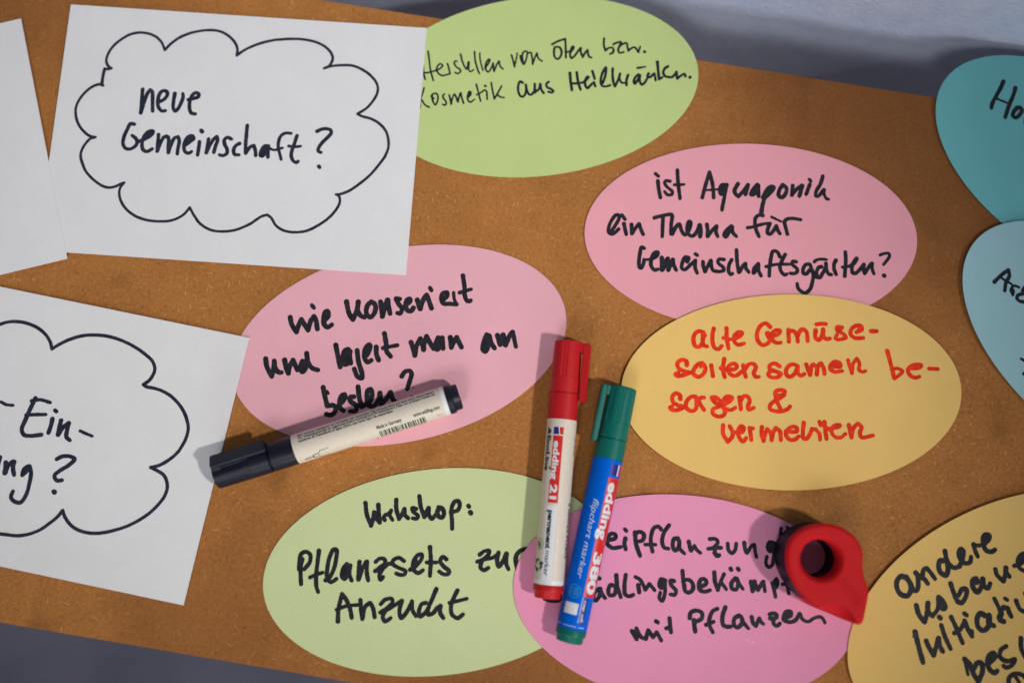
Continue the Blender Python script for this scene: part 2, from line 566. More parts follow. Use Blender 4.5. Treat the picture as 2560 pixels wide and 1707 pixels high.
'yellowR': """S283 -436 385 -454 400 -486 387 -504 353 -499 314 -471 295 -438 316 -427 354 -433 384
S283 -431 383 -427 342 -431 310
S261 -433 308 -412 298 -386 329 -373 365 -375 384
S261 -373 383 -363 354 -347 335 -341 305
S261 -352 349 -324 379 -308 378
S238 -306 376 -298 342 -293 310
S284 -208 377 -225 382 -246 355 -249 326 -230 302 -205 324 -192 360
S261 -174 416 -186 376 -187 346 -170 317 -141 312
S262 -141 312 -106 339 -83 377 -91 390 -109 377 -117 344 -107 315 -78 307 -59 329
F285 -106 381 -85 390 -80 363 -114 336
S239 -15 382 -23 349 -25 316
S228 -14 378 11 364 47 359
S262 42 362 74 372 86 388 70 401 48 390 32 354 34 323 57 306 78 308
F285 48 384 72 403 87 384 55 362
S271 -452 229 -462 182 -454 137
S271 -452 135 -418 168 -390 215
S260 -387 214 -408 175 -399 144
S226 -399 144 -357 163 -325 215
S249 -321 216 -310 190 -313 155 -326 149 -341 168
F282 -325 215 -310 190 -313 149 -341 168
S260 -228 252 -235 210 -241 152
S260 -238 151 -223 137 -182 161 -166 190 -182 200 -220 178
S283 -96 199 -90 215 -108 218 -127 184 -118 152 -86 165 -59 201
S261 -57 200 -68 168 -58 145 -33 161
S238 29 215 23 187 36 145
S261 38 143 65 168 85 198
S261 85 198 75 175 80 151
F284 70 177 85 170 80 148 64 162
S239 131 188 164 183 203 195 217 219 193 224 161 202 153 163 177 137 207 132
F285 164 195 197 225 216 207 185 185
S281 -524 109 -544 29 -560 -47
S90 -547 94 -534 90
S258 -492 43 -494 5 -491 -38
S258 -491 -38 -453 -2 -427 28
S258 -424 27 -437 -9 -437 -42
S247 -379 80 -389 22 -392 -48
S293 -368 122 -366 116
S248 -310 96 -312 34 -319 -49
S248 -335 15 -294 20 -255 44
S259 -254 46 -258 3 -256 -40
F281 -256 -4 -235 -14 -251 -42 -264 -42
S237 -237 82 -229 69
S282 -142 27 -157 46 -186 30 -202 -11 -186 -40 -148 -30 -119 11
S271 -119 17 -140 -16 -122 -42
S226 -51 82 -52 34 -58 -6
S260 -76 -16 -39 16 -26 22
S260 -30 20 -11 8 -14 -20 -13 -39
S293 -55 -1 -76 -28 -63 -45
S226 2 58 9 47
S237 51 22 48 -25 74 -58
S238 114 35 118 -27
S190 -350 -124 -360 -165 -371 -204
S280 -349 -128 -337 -163 -342 -220 -338 -258
S280 -338 -258 -294 -225 -278 -185 -297 -173 -327 -192
S280 -235 -199 -196 -187 -192 -168 -217 -166 -245 -194 -253 -232 -236 -258 -220 -255
S247 -113 -163 -148 -168 -171 -199 -146 -234 -105 -242 -136 -263 -167 -260 -176 -247
S258 -22 -161 -46 -210 -47 -275
S246 -201 -351 -180 -314 -142 -308 -109 -329 -97 -364
S201 -145 -324 -140 -374""",
'teal1': """S235 -663 200 -656 156 -651 95 -647 49 -637 22
S235 -585 209 -572 163 -559 87 -541 20
S139 -638 89 -608 95 -574 103
S234 -513 113 -518 79 -509 55 -489 54 -481 81 -483 113 -500 122 -517 113
S191 -439 83 -429 60""",
'teal2': """S214 -724 -113 -718 -57 -706 -6
S214 -705 -5 -682 -26 -671 -73 -649 -113
S149 -715 -68 -683 -64 -642 -57
S168 -600 -102 -624 -88 -630 -65
S158 -630 -65 -622 -52 -599 -44
F214 -629 -74 -608 -75 -597 -102 -623 -94
S214 -577 3 -571 -48
S205 -561 -61 -576 -84 -569 -103 -544 -103 -514 -80
S157 -344 -362 -308 -355
S166 -282 -421 -283 -389""",
'c1': """O165 -466 499 -491 545 -527 576 -574 593 -628 595 -681 579 -728 545 -768 502 -791 456 -798 415 -792 392 -777 373 -763 365
O165 -763 365 -782 359 -801 360
O190 -801 360 -805 321 -806 261
O164 -797 258 -820 263 -857 247 -896 208 -925 159 -937 112 -931 66 -913 21 -883 -17 -844 -47 -818 -55 -802 -56
O163 -802 -56 -829 -66 -853 -97 -869 -134 -873 -167 -864 -202 -840 -249
O166 -466 499 -433 542 -386 583 -326 614 -257 634 -200 640 -148 633 -101 609 -65 575 -45 536 -44 495
O166 -44 495 3 535 58 566 107 587 169 606
O166 169 606 258 618 335 620 400 611 453 591 494 560 515 524 513 494 497 465 472 452
O165 472 452 515 468 578 478 636 479 688 462 742 429 781 388 795 352 791 312 772 271 741 228 691 188
O164 691 188 714 177 772 164 818 141 860 101 882 46 885 -6 870 -59
O162 -864 -198 -840 -249 -818 -276 -772 -315 -718 -344 -680 -348 -644 -336 -620 -321 -604 -314
O162 -604 -314 -621 -341 -625 -373 -616 -408 -592 -448 -553 -484 -503 -510 -439 -525 -370 -526 -315 -518 -274 -500 -239 -472 -214 -435
O161 -214 -435 -182 -481 -147 -521 -106 -547 -61 -560 -5 -560 50 -550 82 -538
O161 82 -538 141 -505 198 -459 231 -446
O162 231 -446 255 -462 284 -502 324 -528 368 -537 418 -535 467 -523 526 -488 583 -439 622 -385 637 -339 627 -307 611 -300
O163 611 -300 633 -297 681 -275 739 -228 797 -169 847 -97 870 -59
S215 -566 251 -563 184 -560 108
S215 -560 108 -548 172 -536 226 -523 250
S215 -523 250 -510 241 -501 189 -493 123
S215 -461 181 -431 203 -419 234 -431 250 -455 245 -468 217 -470 177 -459 145 -438 127 -420 131
S215 -377 237 -379 190 -376 151 -363 132 -349 146 -334 187 -327 221 -331 240
S215 -295 206 -268 215 -240 227 -238 243 -253 252 -271 241 -283 210 -284 164 -270 128 -254 123 -245 123
S213 -589 37 -611 38 -626 1 -639 -46 -639 -85 -621 -110 -596 -113 -567 -93 -559 -67 -573 -45 -593 -31
S213 -545 -62 -510 -43 -481 -18 -476 2 -490 4 -513 -14 -526 -38 -530 -78 -521 -110 -497 -121 -468 -103
F214 -529 -45 -509 3 -471 -1 -497 -43
S213 -442 -16 -440 -58 -438 -114
S213 -438 -114 -425 -64 -410 -30 -395 -22
S213 -395 -22 -383 -31 -378 -74 -373 -119
S213 -373 -119 -362 -66 -347 -29 -329 -21
S213 -329 -21 -319 -43 -321 -89 -321 -122
S213 -286 -71 -257 -46 -237 -25 -248 -9 -270 -17 -285 -48 -287 -87 -275 -109 -255 -114 -241 -104
F213 -287 -61 -273 -14 -235 -15 -267 -66
S213 -202 -42 -202 -81 -204 -121
S252 -199 26 -194 19
S213 -152 -22 -153 -58 -156 -104
S213 -156 -104 -142 -61 -121 -20 -107 -6
S213 -107 -6 -99 -22 -107 -61 -113 -101
S213 -21 -13 -44 -5 -61 -22 -54 -51 -39 -76 -39 -103 -60 -115 -79 -112
S213 29 -36 9 -50 -1 -80 8 -103 33 -104
S214 62 75 63 16 65 -50 70 -92
S213 70 -92 91 -54 112 -43
S213 112 -43 124 -72 129 -101
S213 197 -40 175 -42 159 -69 156 -99 169 -101 187 -67 197 -40
F213 175 -42 200 -40 169 -105 155 -96
S213 195 -54 200 -106
S163 205 -53 227 -61 249 -57 279 -45
S189 318 44 289 45 263 27 252 -10 255 -50 268 -88 277 -114
S213 354 33 345 -10 334 -57 333 -90 347 -118 366 -127 375 -120
S176 313 -32 342 -35 382 -28
S214 467 67 488 80 519 87 545 79 549 63 531 35 502 0 486 -30 485 -50 501 -57
S238 497 -141 502 -147""",
'c2': """O195 -371 502 -341 530 -298 555 -245 569 -189 571 -121 557 -70 530 -35 496 -14 459
O194 -14 459 22 495 74 534 135 566 199 583 273 591 357 583 438 562 508 532 553 504 576 465 573 427 560 396 535 369
O193 535 369 553 361 597 361 648 355 703 336 755 303 797 262 825 219 840 179 840 130 830 85 819 53
O192 819 53 797 18 764 -19 728 -48 689 -65
O190 689 -65 729 -75 770 -91 796 -122 807 -156 804 -199 785 -245 750 -300 703 -351 647 -396 583 -433 523 -459 466 -473 411 -474 358 -461 317 -434 291 -406 280 -387
O189 280 -387 262 -424 226 -470 188 -511 136 -545 75 -567 15 -573 -27 -576 -65 -569
S181 -211 116 -177 108 -141 112
S240 -31 175 -42 114 -53 44 -58 -6 -38 -33 -1 -31 56 -13
S205 -47 156 -2 172 56 168
S205 -56 74 -3 88 50 99
S240 92 83 94 50 91 6
S217 92 132 103 127
S240 141 84 142 47 144 5
S240 147 5 162 51 186 78
S240 186 78 188 38 194 3 217 -11
S180 259 50 295 42 331 36
S239 -133 -179 -133 -222
S239 -94 -199 -89 -225 -85 -257
S239 -82 -254 -75 -210 -57 -185
S239 -51 -187 -47 -222 -31 -255
S239 32 -194 13 -216 13 -246
F239 12 -210 36 -187 47 -203 17 -252
S226 38 -193 56 -225 63 -284 62 -345 44 -391 7 -392 -16 -373 -13 -342
S227 174 -125 199 -105 240 -96 270 -105 247 -144 208 -182 186 -214 205 -237 233 -230
S274 206 -299 210 -301""",
'c0': """O174 756 -106 755 -145 751 -181 742 -215 727 -252""",
}

# ------------------------------------------------------------------ helpers
random.seed(4)
rng = np.random.default_rng(11)

def link(o, parent=None):
    COL.objects.link(o)
    if parent is not None:
        o.parent = parent
    return o

def mesh_obj(name, verts, faces, mat, parent=None, smooth=False, scale=MM):
    me = bpy.data.meshes.new(name)
    v = np.asarray(verts, float) * scale
    me.from_pydata(v.tolist(), [], faces)
    me.materials.append(mat)
    if smooth:
        me.shade_smooth()
    me.update()
    return link(bpy.data.objects.new(name, me), parent)

def bm_obj(name, bm, mat, parent=None, smooth=False):
    me = bpy.data.meshes.new(name)
    for v in bm.verts:
        v.co *= MM
    bm.to_mesh(me)
    bm.free()
    me.materials.append(mat)
    if smooth:
        me.shade_smooth()
    return link(bpy.data.objects.new(name, me), parent)

def thing(name, label, cat, loc=(0, 0, 0), rot=0.0, group=None):
    o = bpy.data.objects.new(name, None)
    o.empty_display_size = 0.02
    o.location = Vector(loc) * MM
    o.rotation_euler = (0, 0, rot)
    o['label'] = label
    o['category'] = cat
    if group:
        o['group'] = group
    return link(o)

# ------------------------------------------------------------------ materials
class NT:
    def __init__(self, name, rough=0.5, spec=0.5):
        self.m = bpy.data.materials.new(name)
        self.m.use_nodes = True
        self.t = self.m.node_tree
        self.b = self.t.nodes['Principled BSDF']
        self.b.inputs['Roughness'].default_value = rough
        self.b.inputs['Specular IOR Level'].default_value = spec
        self.co = None

    def n(self, kind, **kw):
        x = self.t.nodes.new(kind)
        for k, v in kw.items():
            setattr(x, k, v)
        return x

    def l(self, a, b):
        self.t.links.new(a, b)

    def coord(self):
        if self.co is None:
            self.co = self.n('ShaderNodeTexCoord').outputs['Object']
        return self.co

    def noise(self, scale, detail=3, rough=0.6, vec=None, dist=0.0):
        x = self.n('ShaderNodeTexNoise')
        x.inputs['Scale'].default_value = scale
        x.inputs['Detail'].default_value = detail
        x.inputs['Roughness'].default_value = rough
        x.inputs['Distortion'].default_value = dist
        self.l(vec or self.coord(), x.inputs['Vector'])
        return x.outputs['Fac']

    def math(self, op, a, b=None, c=None, clamp=False):
        x = self.n('ShaderNodeMath', operation=op, use_clamp=clamp)
        for i, v in enumerate((a, b, c)):
            if v is None:
                continue
            if isinstance(v, (int, float)):
                x.inputs[i].default_value = v
            else:
                self.l(v, x.inputs[i])
        return x.outputs[0]

    def remap(self, v, a, b, c=0.0, d=1.0, smooth=False):
        x = self.n('ShaderNodeMapRange', clamp=True)
        if smooth:
            x.interpolation_type = 'SMOOTHSTEP'
        self.l(v, x.inputs[0])
        for i, q in enumerate((a, b, c, d)):
            x.inputs[i + 1].default_value = q
        return x.outputs[0]

    def mix(self, fac, a, b, blend='MIX'):
        x = self.n('ShaderNodeMix', data_type='RGBA', blend_type=blend)
        if isinstance(fac, (int, float)):
            x.inputs[0].default_value = fac
        else:
            self.l(fac, x.inputs[0])
        for s, v in ((x.inputs[6], a), (x.inputs[7], b)):
            if isinstance(v, tuple):
                s.default_value = (*v, 1)
            else:
                self.l(v, s)
        return x.outputs[2]

    def color(self, c):
        s = self.b.inputs['Base Color']
        if isinstance(c, tuple):
            s.default_value = (*c, 1)
        else:
            self.l(c, s)

    def bump(self, h, strength=0.2, dist=0.0005):
        x = self.n('ShaderNodeBump')
        x.inputs['Strength'].default_value = strength
        x.inputs['Distance'].default_value = dist
        self.l(h, x.inputs['Height'])
        self.l(x.outputs[0], self.b.inputs['Normal'])

def mat_paper(name, col, speck=0.0, blot=None):
    k = NT(name, 0.78, 0.10)
    fine = k.noise(1500, 3, 0.7)
    big = k.noise(28, 3, 0.55)
    dark = tuple(c * 0.90 for c in col)
    lite = tuple(min(0.95, c * 1.03) for c in col)
    c = k.mix(k.remap(big, 0.3, 0.7), tuple(x * 0.965 for x in col), lite)
    smudge = k.noise(62, 5, 0.7, None, 0.6)
    c = k.mix(k.remap(smudge, 0.58, 0.76, 0.0, 0.10), c, tuple(x * 0.62 for x in col))
    fib = k.noise(420, 4, 0.75)
    c = k.mix(k.remap(fib, 0.30, 0.70, 0.30, 0.0), c, dark)
    c = k.mix(k.remap(fine, 0.28, 0.62, 0.55, 0.0), c, dark)
    # scattered pin-head specks of dirt
    vor = k.n('ShaderNodeTexVoronoi')
    vor.inputs['Scale'].default_value = 46
    k.l(k.coord(), vor.inputs['Vector'])
    sep = k.n('ShaderNodeSeparateColor')
    k.l(vor.outputs['Color'], sep.inputs[0])
    keep = k.math('GREATER_THAN', sep.outputs[0], 0.86 - speck)
    rad = k.math('MULTIPLY', sep.outputs[1], 0.028)
    dot = k.math('LESS_THAN', vor.outputs['Distance'], rad)
    f = k.math('MULTIPLY', k.math('MULTIPLY', keep, dot), 0.55)
    c = k.mix(f, c, tuple(x * 0.45 for x in col))
    k.color(c)
    k.bump(fine, 0.16, 0.00012)
    return k.m

def mat_ink(name, col, rough=0.42):
    k = NT(name, rough, 0.12)
    a = k.noise(260, 2, 0.5)
    c = k.mix(k.remap(a, 0.35, 0.7), col, tuple(min(1, x * 1.6 + 0.002) for x in col))
    k.color(c)
    return k.m

def mat_plastic(name, col, rough=0.38, spec=0.5, grain=0.05):
    k = NT(name, rough, spec)
    a = k.noise(420, 3, 0.6)
    c = k.mix(k.remap(a, 0.3, 0.7), tuple(x * (1 - grain) for x in col), tuple(min(1, x * (1 + grain)) for x in col))
    k.color(c)
    b = k.noise(90, 4, 0.65)
    r = k.remap(b, 0.3, 0.7, rough - 0.07, rough + 0.09)
    k.l(r, k.b.inputs['Roughness'])
    k.bump(k.noise(1800, 2, 0.5), 0.05, 0.0001)
    return k.m

def mat_flat(name, col, rough=0.4):
    k = NT(name, rough, 0.4)
    a = k.noise(700, 2, 0.5)
    k.color(k.mix(k.remap(a, 0.3, 0.7), tuple(x * 0.94 for x in col), col))
    return k.m

def mat_board():
    k = NT('hardboard', 0.70, 0.10)
    base = (0.47, 0.215, 0.068)
    n1 = k.noise(11, 4, 0.6)
    n2 = k.noise(75, 4, 0.65)
    n3 = k.noise(520, 3, 0.7)
    c = k.mix(k.remap(n1, 0.32, 0.68), (0.365, 0.135, 0.032), (0.51, 0.200, 0.051))
    blot = k.noise(33, 3, 0.55, None, 0.4)
    c = k.mix(k.remap(blot, 0.46, 0.70, 0.0, 0.42, True), c, (0.30, 0.112, 0.030))
    c = k.mix(k.remap(n2, 0.38, 0.66, 0.0, 0.6), c, (0.37, 0.142, 0.030))
    c = k.mix(k.remap(n3, 0.40, 0.72, 0.0, 0.40), c, (0.62, 0.31, 0.105))
    c = k.mix(k.remap(n3, 0.28, 0.42, 0.42, 0.0), c, (0.27, 0.10, 0.022))

    def flakes(scale, length, width, thresh, col, amount, c, off):
        mp = k.n('ShaderNodeMapping')
        mp.inputs['Location'].default_value = off
        k.l(k.coord(), mp.inputs['Vector'])
        flat = k.n('ShaderNodeVectorMath', operation='MULTIPLY')
        flat.inputs[1].default_value = (1, 1, 0)
        k.l(mp.outputs[0], flat.inputs[0])
        sc = k.n('ShaderNodeVectorMath', operation='SCALE')
        sc.inputs['Scale'].default_value = scale
        k.l(flat.outputs[0], sc.inputs[0])
        v = k.n('ShaderNodeTexVoronoi', voronoi_dimensions='2D')
        v.inputs['Scale'].default_value = 1.0
        k.l(sc.outputs[0], v.inputs['Vector'])
        d = k.n('ShaderNodeVectorMath', operation='SUBTRACT')
        k.l(sc.outputs[0], d.inputs[0])
        k.l(v.outputs['Position'], d.inputs[1])
        sp = k.n('ShaderNodeSeparateColor')
        k.l(v.outputs['Color'], sp.inputs[0])
        ro = k.n('ShaderNodeVectorRotate', rotation_type='Z_AXIS')
        k.l(d.outputs[0], ro.inputs['Vector'])
        k.l(k.math('MULTIPLY', sp.outputs[0], 6.283), ro.inputs['Angle'])
        xy = k.n('ShaderNodeSeparateXYZ')
        k.l(ro.outputs[0], xy.inputs[0])
        # gently bent sliver
        bend = k.math('MULTIPLY', k.math('MULTIPLY', xy.outputs[0], xy.outputs[0]),
                      k.math('MULTIPLY_ADD', sp.outputs[1], 1.6, -0.8))
        yy = k.math('ABSOLUTE', k.math('SUBTRACT', xy.outputs[1], bend))
        L = k.math('MULTIPLY_ADD', sp.outputs[2], length * 0.8, length * 0.35)
        xx = k.math('DIVIDE', k.math('ABSOLUTE', xy.outputs[0]), L)
        wv = k.math('MULTIPLY', k.math('SUBTRACT', 1.0, k.math('MULTIPLY', xx, xx), clamp=True), width)
        m = k.math('SUBTRACT', 1.0, k.math('DIVIDE', yy, k.math('MAXIMUM', wv, 0.0008)), clamp=True)
        m = k.math('MULTIPLY', m, k.math('GREATER_THAN', k.math('FRACT', k.math('MULTIPLY', sp.outputs[1], 7.31)), thresh))
        m = k.math('MULTIPLY', k.math('POWER', m, 0.6), k.math('MULTIPLY_ADD', sp.outputs[2], amount * 0.7, amount * 0.3))
        return k.mix(m, c, col)

    c = flakes(260, 0.32, 0.060, 0.38, (0.72, 0.40, 0.165), 0.6, c, (0, 0, 0))
    c = flakes(165, 0.28, 0.045, 0.55, (0.78, 0.48, 0.23), 0.75, c, (0.37, 0.21, 0))
    c = flakes(430, 0.38, 0.08, 0.35, (0.66, 0.355, 0.135), 0.5, c, (0.11, 0.53, 0))
    c = flakes(150, 0.30, 0.06, 0.5, (0.18, 0.07, 0.018), 0.7, c, (0.71, 0.13, 0))
    c = flakes(260, 0.12, 0.07, 0.80, (0.06, 0.035, 0.02), 0.9, c, (0.43, 0.77, 0))
    # a few soft stains
    st = k.noise(19, 2, 0.5)
    c = k.mix(k.remap(st, 0.60, 0.74, 0.0, 0.5, True), c, (0.17, 0.07, 0.022))
    # broad, ragged darker patches at the far corners and along the near edge
    def dark_patch(c, cx, cy, r, amount):
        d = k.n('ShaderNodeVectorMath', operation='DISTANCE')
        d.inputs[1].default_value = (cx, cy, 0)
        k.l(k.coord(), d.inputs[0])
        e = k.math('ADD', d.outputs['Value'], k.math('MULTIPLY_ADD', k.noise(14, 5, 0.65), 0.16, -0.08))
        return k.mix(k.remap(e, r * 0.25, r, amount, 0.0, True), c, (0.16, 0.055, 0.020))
    c = dark_patch(c, 0.245, 0.225, 0.20, 0.62)
    c = dark_patch(c, -0.02, -0.10, 0.12, 0.5)
    c = dark_patch(c, -0.30, 0.31, 0.13, 0.4)
    c = dark_patch(c, -0.16, -0.08, 0.09, 0.35)
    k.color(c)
    k.l(k.remap(n2, 0.3, 0.7, 0.5, 0.72), k.b.inputs['Roughness'])
    k.bump(k.math('ADD', n3, k.math('MULTIPLY', n2, 0.6)), 0.22, 0.0002)
    return k.m

def mat_wall():
    k = NT('rough_plaster', 0.85, 0.2)
    a = k.noise(380, 5, 0.62)
    b = k.noise(60, 4, 0.6)
    k.color(k.mix(k.remap(b, 0.3, 0.7), (0.54, 0.60, 0.78), (0.62, 0.67, 0.83)))
    k.bump(k.math('ADD', a, k.math('MULTIPLY', b, 0.8)), 0.6, 0.0022)
    return k.m

def mat_floor():
    k = NT('grey_floor', 0.6, 0.3)
    a = k.noise(9, 4, 0.6)
    k.color(k.mix(k.remap(a, 0.3, 0.7), (0.27, 0.265, 0.36), (0.37, 0.36, 0.46)))
    return k.m

BLACK = mat_ink('black_marker_ink', (0.0185, 0.0185, 0.024))
NAVYINK = mat_ink('blue_black_ink', (0.021, 0.024, 0.040))
REDINK = mat_ink('red_marker_ink', (0.72, 0.030, 0.008), 0.5)

# ------------------------------------------------------------------ ink: strokes -> one clean filled outline
def spline(P, step, closed=False):
    P = np.asarray(P, float)
    if len(P) == 2 and not closed:
        n = max(2, int(np.linalg.norm(P[1] - P[0]) / step) + 1)
        return P[0] + (P[1] - P[0]) * np.linspace(0, 1, n)[:, None]
    if closed:
        Q = np.vstack([P[-1], P, P[0], P[1]])
    else:
        Q = np.vstack([2 * P[0] - P[1], P, 2 * P[-1] - P[-2]])
    out = []
    for i in range(1, len(Q) - 2):
        p0, p1, p2, p3 = Q[i - 1:i + 3]
        t0 = 0.0
        t1 = t0 + max(1e-4, np.linalg.norm(p1 - p0)) ** 0.5
        t2 = t1 + max(1e-4, np.linalg.norm(p2 - p1)) ** 0.5
        t3 = t2 + max(1e-4, np.linalg.norm(p3 - p2)) ** 0.5
        n = max(2, int(np.linalg.norm(p2 - p1) / step) + 1)
        t = np.linspace(t1, t2, n, endpoint=False)[:, None]
        A1 = (t1 - t) / (t1 - t0) * p0 + (t - t0) / (t1 - t0) * p1
        A2 = (t2 - t) / (t2 - t1) * p1 + (t - t1) / (t2 - t1) * p2
        A3 = (t3 - t) / (t3 - t2) * p2 + (t - t2) / (t3 - t2) * p3
        B1 = (t2 - t) / (t2 - t0) * A1 + (t - t0) / (t2 - t0) * A2
        B2 = (t3 - t) / (t3 - t1) * A2 + (t - t1) / (t3 - t1) * A3
        out.append((t2 - t) / (t2 - t1) * B1 + (t - t1) / (t2 - t1) * B2)
    out = np.vstack(out + [P[:1] if closed else P[-1:]])
    return out

def ink_mesh(strokes, res=0.2, nib=True):
    """strokes: list of (kind, width mm, Nx2 points). Returns 2D verts, faces."""
    lines = []
    for kind, w, P in strokes:
        if kind == 'F':
            lines.append((kind, 0.25, spline(P, 0.5, True)))
        else:
            lines.append((kind, w * 0.5, spline(P, 0.35)))
    allp = np.vstack([l[2] for l in lines])
    lo = allp.min(0) - 4
    hi = allp.max(0) + 4
    nx, ny = (np.ceil((hi - lo) / res)).astype(int) + 1
    F = np.full((ny, nx), 9.0, np.float32)
    for kind, r, L in lines:
        n = len(L)
        if kind == 'F':
            i0 = np.maximum(((L.min(0) - lo) / res).astype(int) - 1, 0)
            i1 = ((L.max(0) - lo) / res).astype(int) + 2
            X, Y = np.meshgrid(lo[0] + np.arange(i0[0], i1[0]) * res, lo[1] + np.arange(i0[1], i1[1]) * res)
            ins = np.zeros(X.shape, bool)
            for a, b in zip(L[:-1], L[1:]):
                if a[1] == b[1]:
                    continue
                c = ((Y >= min(a[1], b[1])) & (Y < max(a[1], b[1])) &
                     (X < a[0] + (Y - a[1]) * (b[0] - a[0]) / (b[1] - a[1])))
                ins ^= c
            S = F[i0[1]:i1[1], i0[0]:i1[0]]
            S[ins] = np.minimum(S[ins], -0.3)
        # radius along the stroke: slight pressure changes, pooling at the ends
        s = np.linspace(0, 1, n)
        ph = rng.uniform(0, 6.28, 3)
        rr = r * (1 + 0.035 * np.sin(9 * s + ph[0]) + 0.025 * np.sin(23 * s + ph[1]))
        if nib and n > 6 and kind == 'S':
            rr *= 1 + 0.06 * np.exp(-((s) / 0.10) ** 2) - 0.05 * np.exp(-((1 - s) / 0.08) ** 2)
            # chisel-ish bullet nib: down strokes a little fatter than side strokes
            T = np.gradient(L, axis=0)
            T /= np.maximum(1e-6, np.linalg.norm(T, axis=1))[:, None]
            rr *= 0.965 + 0.07 * np.abs(T[:, 1])
        for k in range(max(1, n - 1)):
            a = L[k]
            b = L[min(k + 1, n - 1)]
            ra = rr[k]
            m = ra + 0.7
            i0 = np.maximum(((np.minimum(a, b) - m - lo) / res).astype(int), 0)
            i1 = ((np.maximum(a, b) + m - lo) / res).astype(int) + 2
            X = lo[0] + np.arange(i0[0], min(i1[0], nx)) * res
            Y = (lo[1] + np.arange(i0[1], min(i1[1], ny)) * res)[:, None]
            d = b - a
            q = d @ d
            if q > 1e-9:
                t = np.clip(((X - a[0]) * d[0] + (Y - a[1]) * d[1]) / q, 0, 1)
            else:
                t = 0.0
            D = np.sqrt((X - a[0] - t * d[0]) ** 2 + (Y - a[1] - t * d[1]) ** 2) - ra
            S = F[i0[1]:i1[1], i0[0]:i1[0]]
            np.minimum(S, D, out=S)
    # a touch of feathering where the ink crept into the paper
    nz = rng.normal(0, 1, (ny // 3 + 2, nx // 3 + 2))
    nz = np.kron(nz, np.ones((3, 3)))[:ny, :nx]
    nz = (nz + np.roll(nz, 1, 0) + np.roll(nz, 1, 1) + np.roll(nz, -1, 0) + np.roll(nz, -1, 1)) / 5
    F = F + 0.035 * nz
    ins = F < 0
    a, b, c, d = ins[:-1, :-1], ins[:-1, 1:], ins[1:, 1:], ins[1:, :-1]
    cnt = a.astype(int) + b + c + d
    V = []
    faces = []
    full = cnt == 4
    for j in range(full.shape[0]):
        row = full[j]
        if not row.any():
            continue
        idx = np.flatnonzero(np.diff(np.concatenate(([0], row.view(np.int8), [0]))))
        y0 = lo[1] + j * res
        for s0, s1 in zip(idx[::2], idx[1::2]):
            while s0 < s1:
                e = min(s1, s0 + 14)
                x0 = lo[0] + s0 * res
                x1 = lo[0] + e * res
                k = len(V)
                V += [(x0, y0), (x1, y0), (x1, y0 + res), (x0, y0 + res)]
                faces.append((k, k + 1, k + 2, k + 3))
                s0 = e
    js, is_ = np.nonzero((cnt > 0) & (cnt < 4))
    for j, i in zip(js, is_):
        cs = [(i, j), (i + 1, j), (i + 1, j + 1), (i, j + 1)]
        vals = [float(F[y, x]) for x, y in cs]
        poly = []
        for k in range(4):
            x, y = cs[k]
            f0 = vals[k]
            f1 = vals[(k + 1) % 4]
            x2, y2 = cs[(k + 1) % 4]
            if f0 < 0:
                poly.append((x, y))
            if (f0 < 0) != (f1 < 0):
                t = f0 / (f0 - f1)
                poly.append((x + (x2 - x) * t, y + (y2 - y) * t))
        if len(poly) >= 3:
            k = len(V)
            V += [(lo[0] + x * res, lo[1] + y * res) for x, y in poly]
            faces.append(tuple(range(k, k + len(poly))))
    return np.array(V), faces

def parse(txt):
    res = []
    for ln in txt.strip().split('\n'):
        if not ln.strip():
            continue
        kind = ln[0]
        q = [int(x) for x in ln[1:].split()]
        res.append((kind, q[0] / 100.0, np.array(q[1:], float).reshape(-1, 2) / 10.0))
    return res

# ------------------------------------------------------------------ the place: board, wall, floor
EDGE = math.radians(-9.42)
ca, sa = math.cos(EDGE), math.sin(EDGE)
def along(s, t, z):          # s along the board's far edge, t across it (0 = far edge)
    ox, oy = -35.9, 273.3
    return (ox + s * ca - t * sa * 1.0, oy + s * sa + t * ca, z)

def slab(name, s0, s1, t0, t1, z0, z1, mat, bev=0.0):
    bm = bmesh.new()
    vs_ = [bm.verts.new(along(s, t, z)) for z in (z0, z1) for s, t in ((s0, t0), (s1, t0), (s1, t1), (s0, t1))]
    for f in ((3, 2, 1, 0), (4, 5, 6, 7), (0, 1, 5, 4), (1, 2, 6, 5), (2, 3, 7, 6), (3, 0, 4, 7)):
        bm.faces.new([vs_[i] for i in f])
    if bev:
        bmesh.ops.bevel(bm, geom=list(bm.edges), offset=bev, segments=2, affect='EDGES')
    return bm_obj(name, bm, mat)

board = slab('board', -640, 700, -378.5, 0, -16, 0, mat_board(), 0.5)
board['label'] = 'brown hardboard panel lying flat beneath all the paper cards'
board['category'] = 'board'

WALL_GAP = 40.0
bm = bmesh.new()
n_s, n_z = 60, 30
grid = [[bm.verts.new(along(-900 + 1900 * i / n_s, WALL_GAP + 1.2 * math.sin(i * 1.7 + j), -760 + 1960 * j / n_z)) for i in range(n_s + 1)] for j in range(n_z + 1)]
for j in range(n_z):
    for i in range(n_s):
        bm.faces.new((grid[j][i], grid[j][i + 1], grid[j + 1][i + 1], grid[j + 1][i]))
back = [bm.verts.new(along(s, WALL_GAP + 120, z)) for s, z in ((-900, -760), (1000, -760), (1000, 1200), (-900, 1200))]
bm.faces.new(back[::-1])
wall = bm_obj('wall', bm, mat_wall(), smooth=True)
wall['kind'] = 'structure'

floor = slab('floor', -1500, 1600, -1700, WALL_GAP + 100, -790, -750, mat_floor())
floor['kind'] = 'structure'

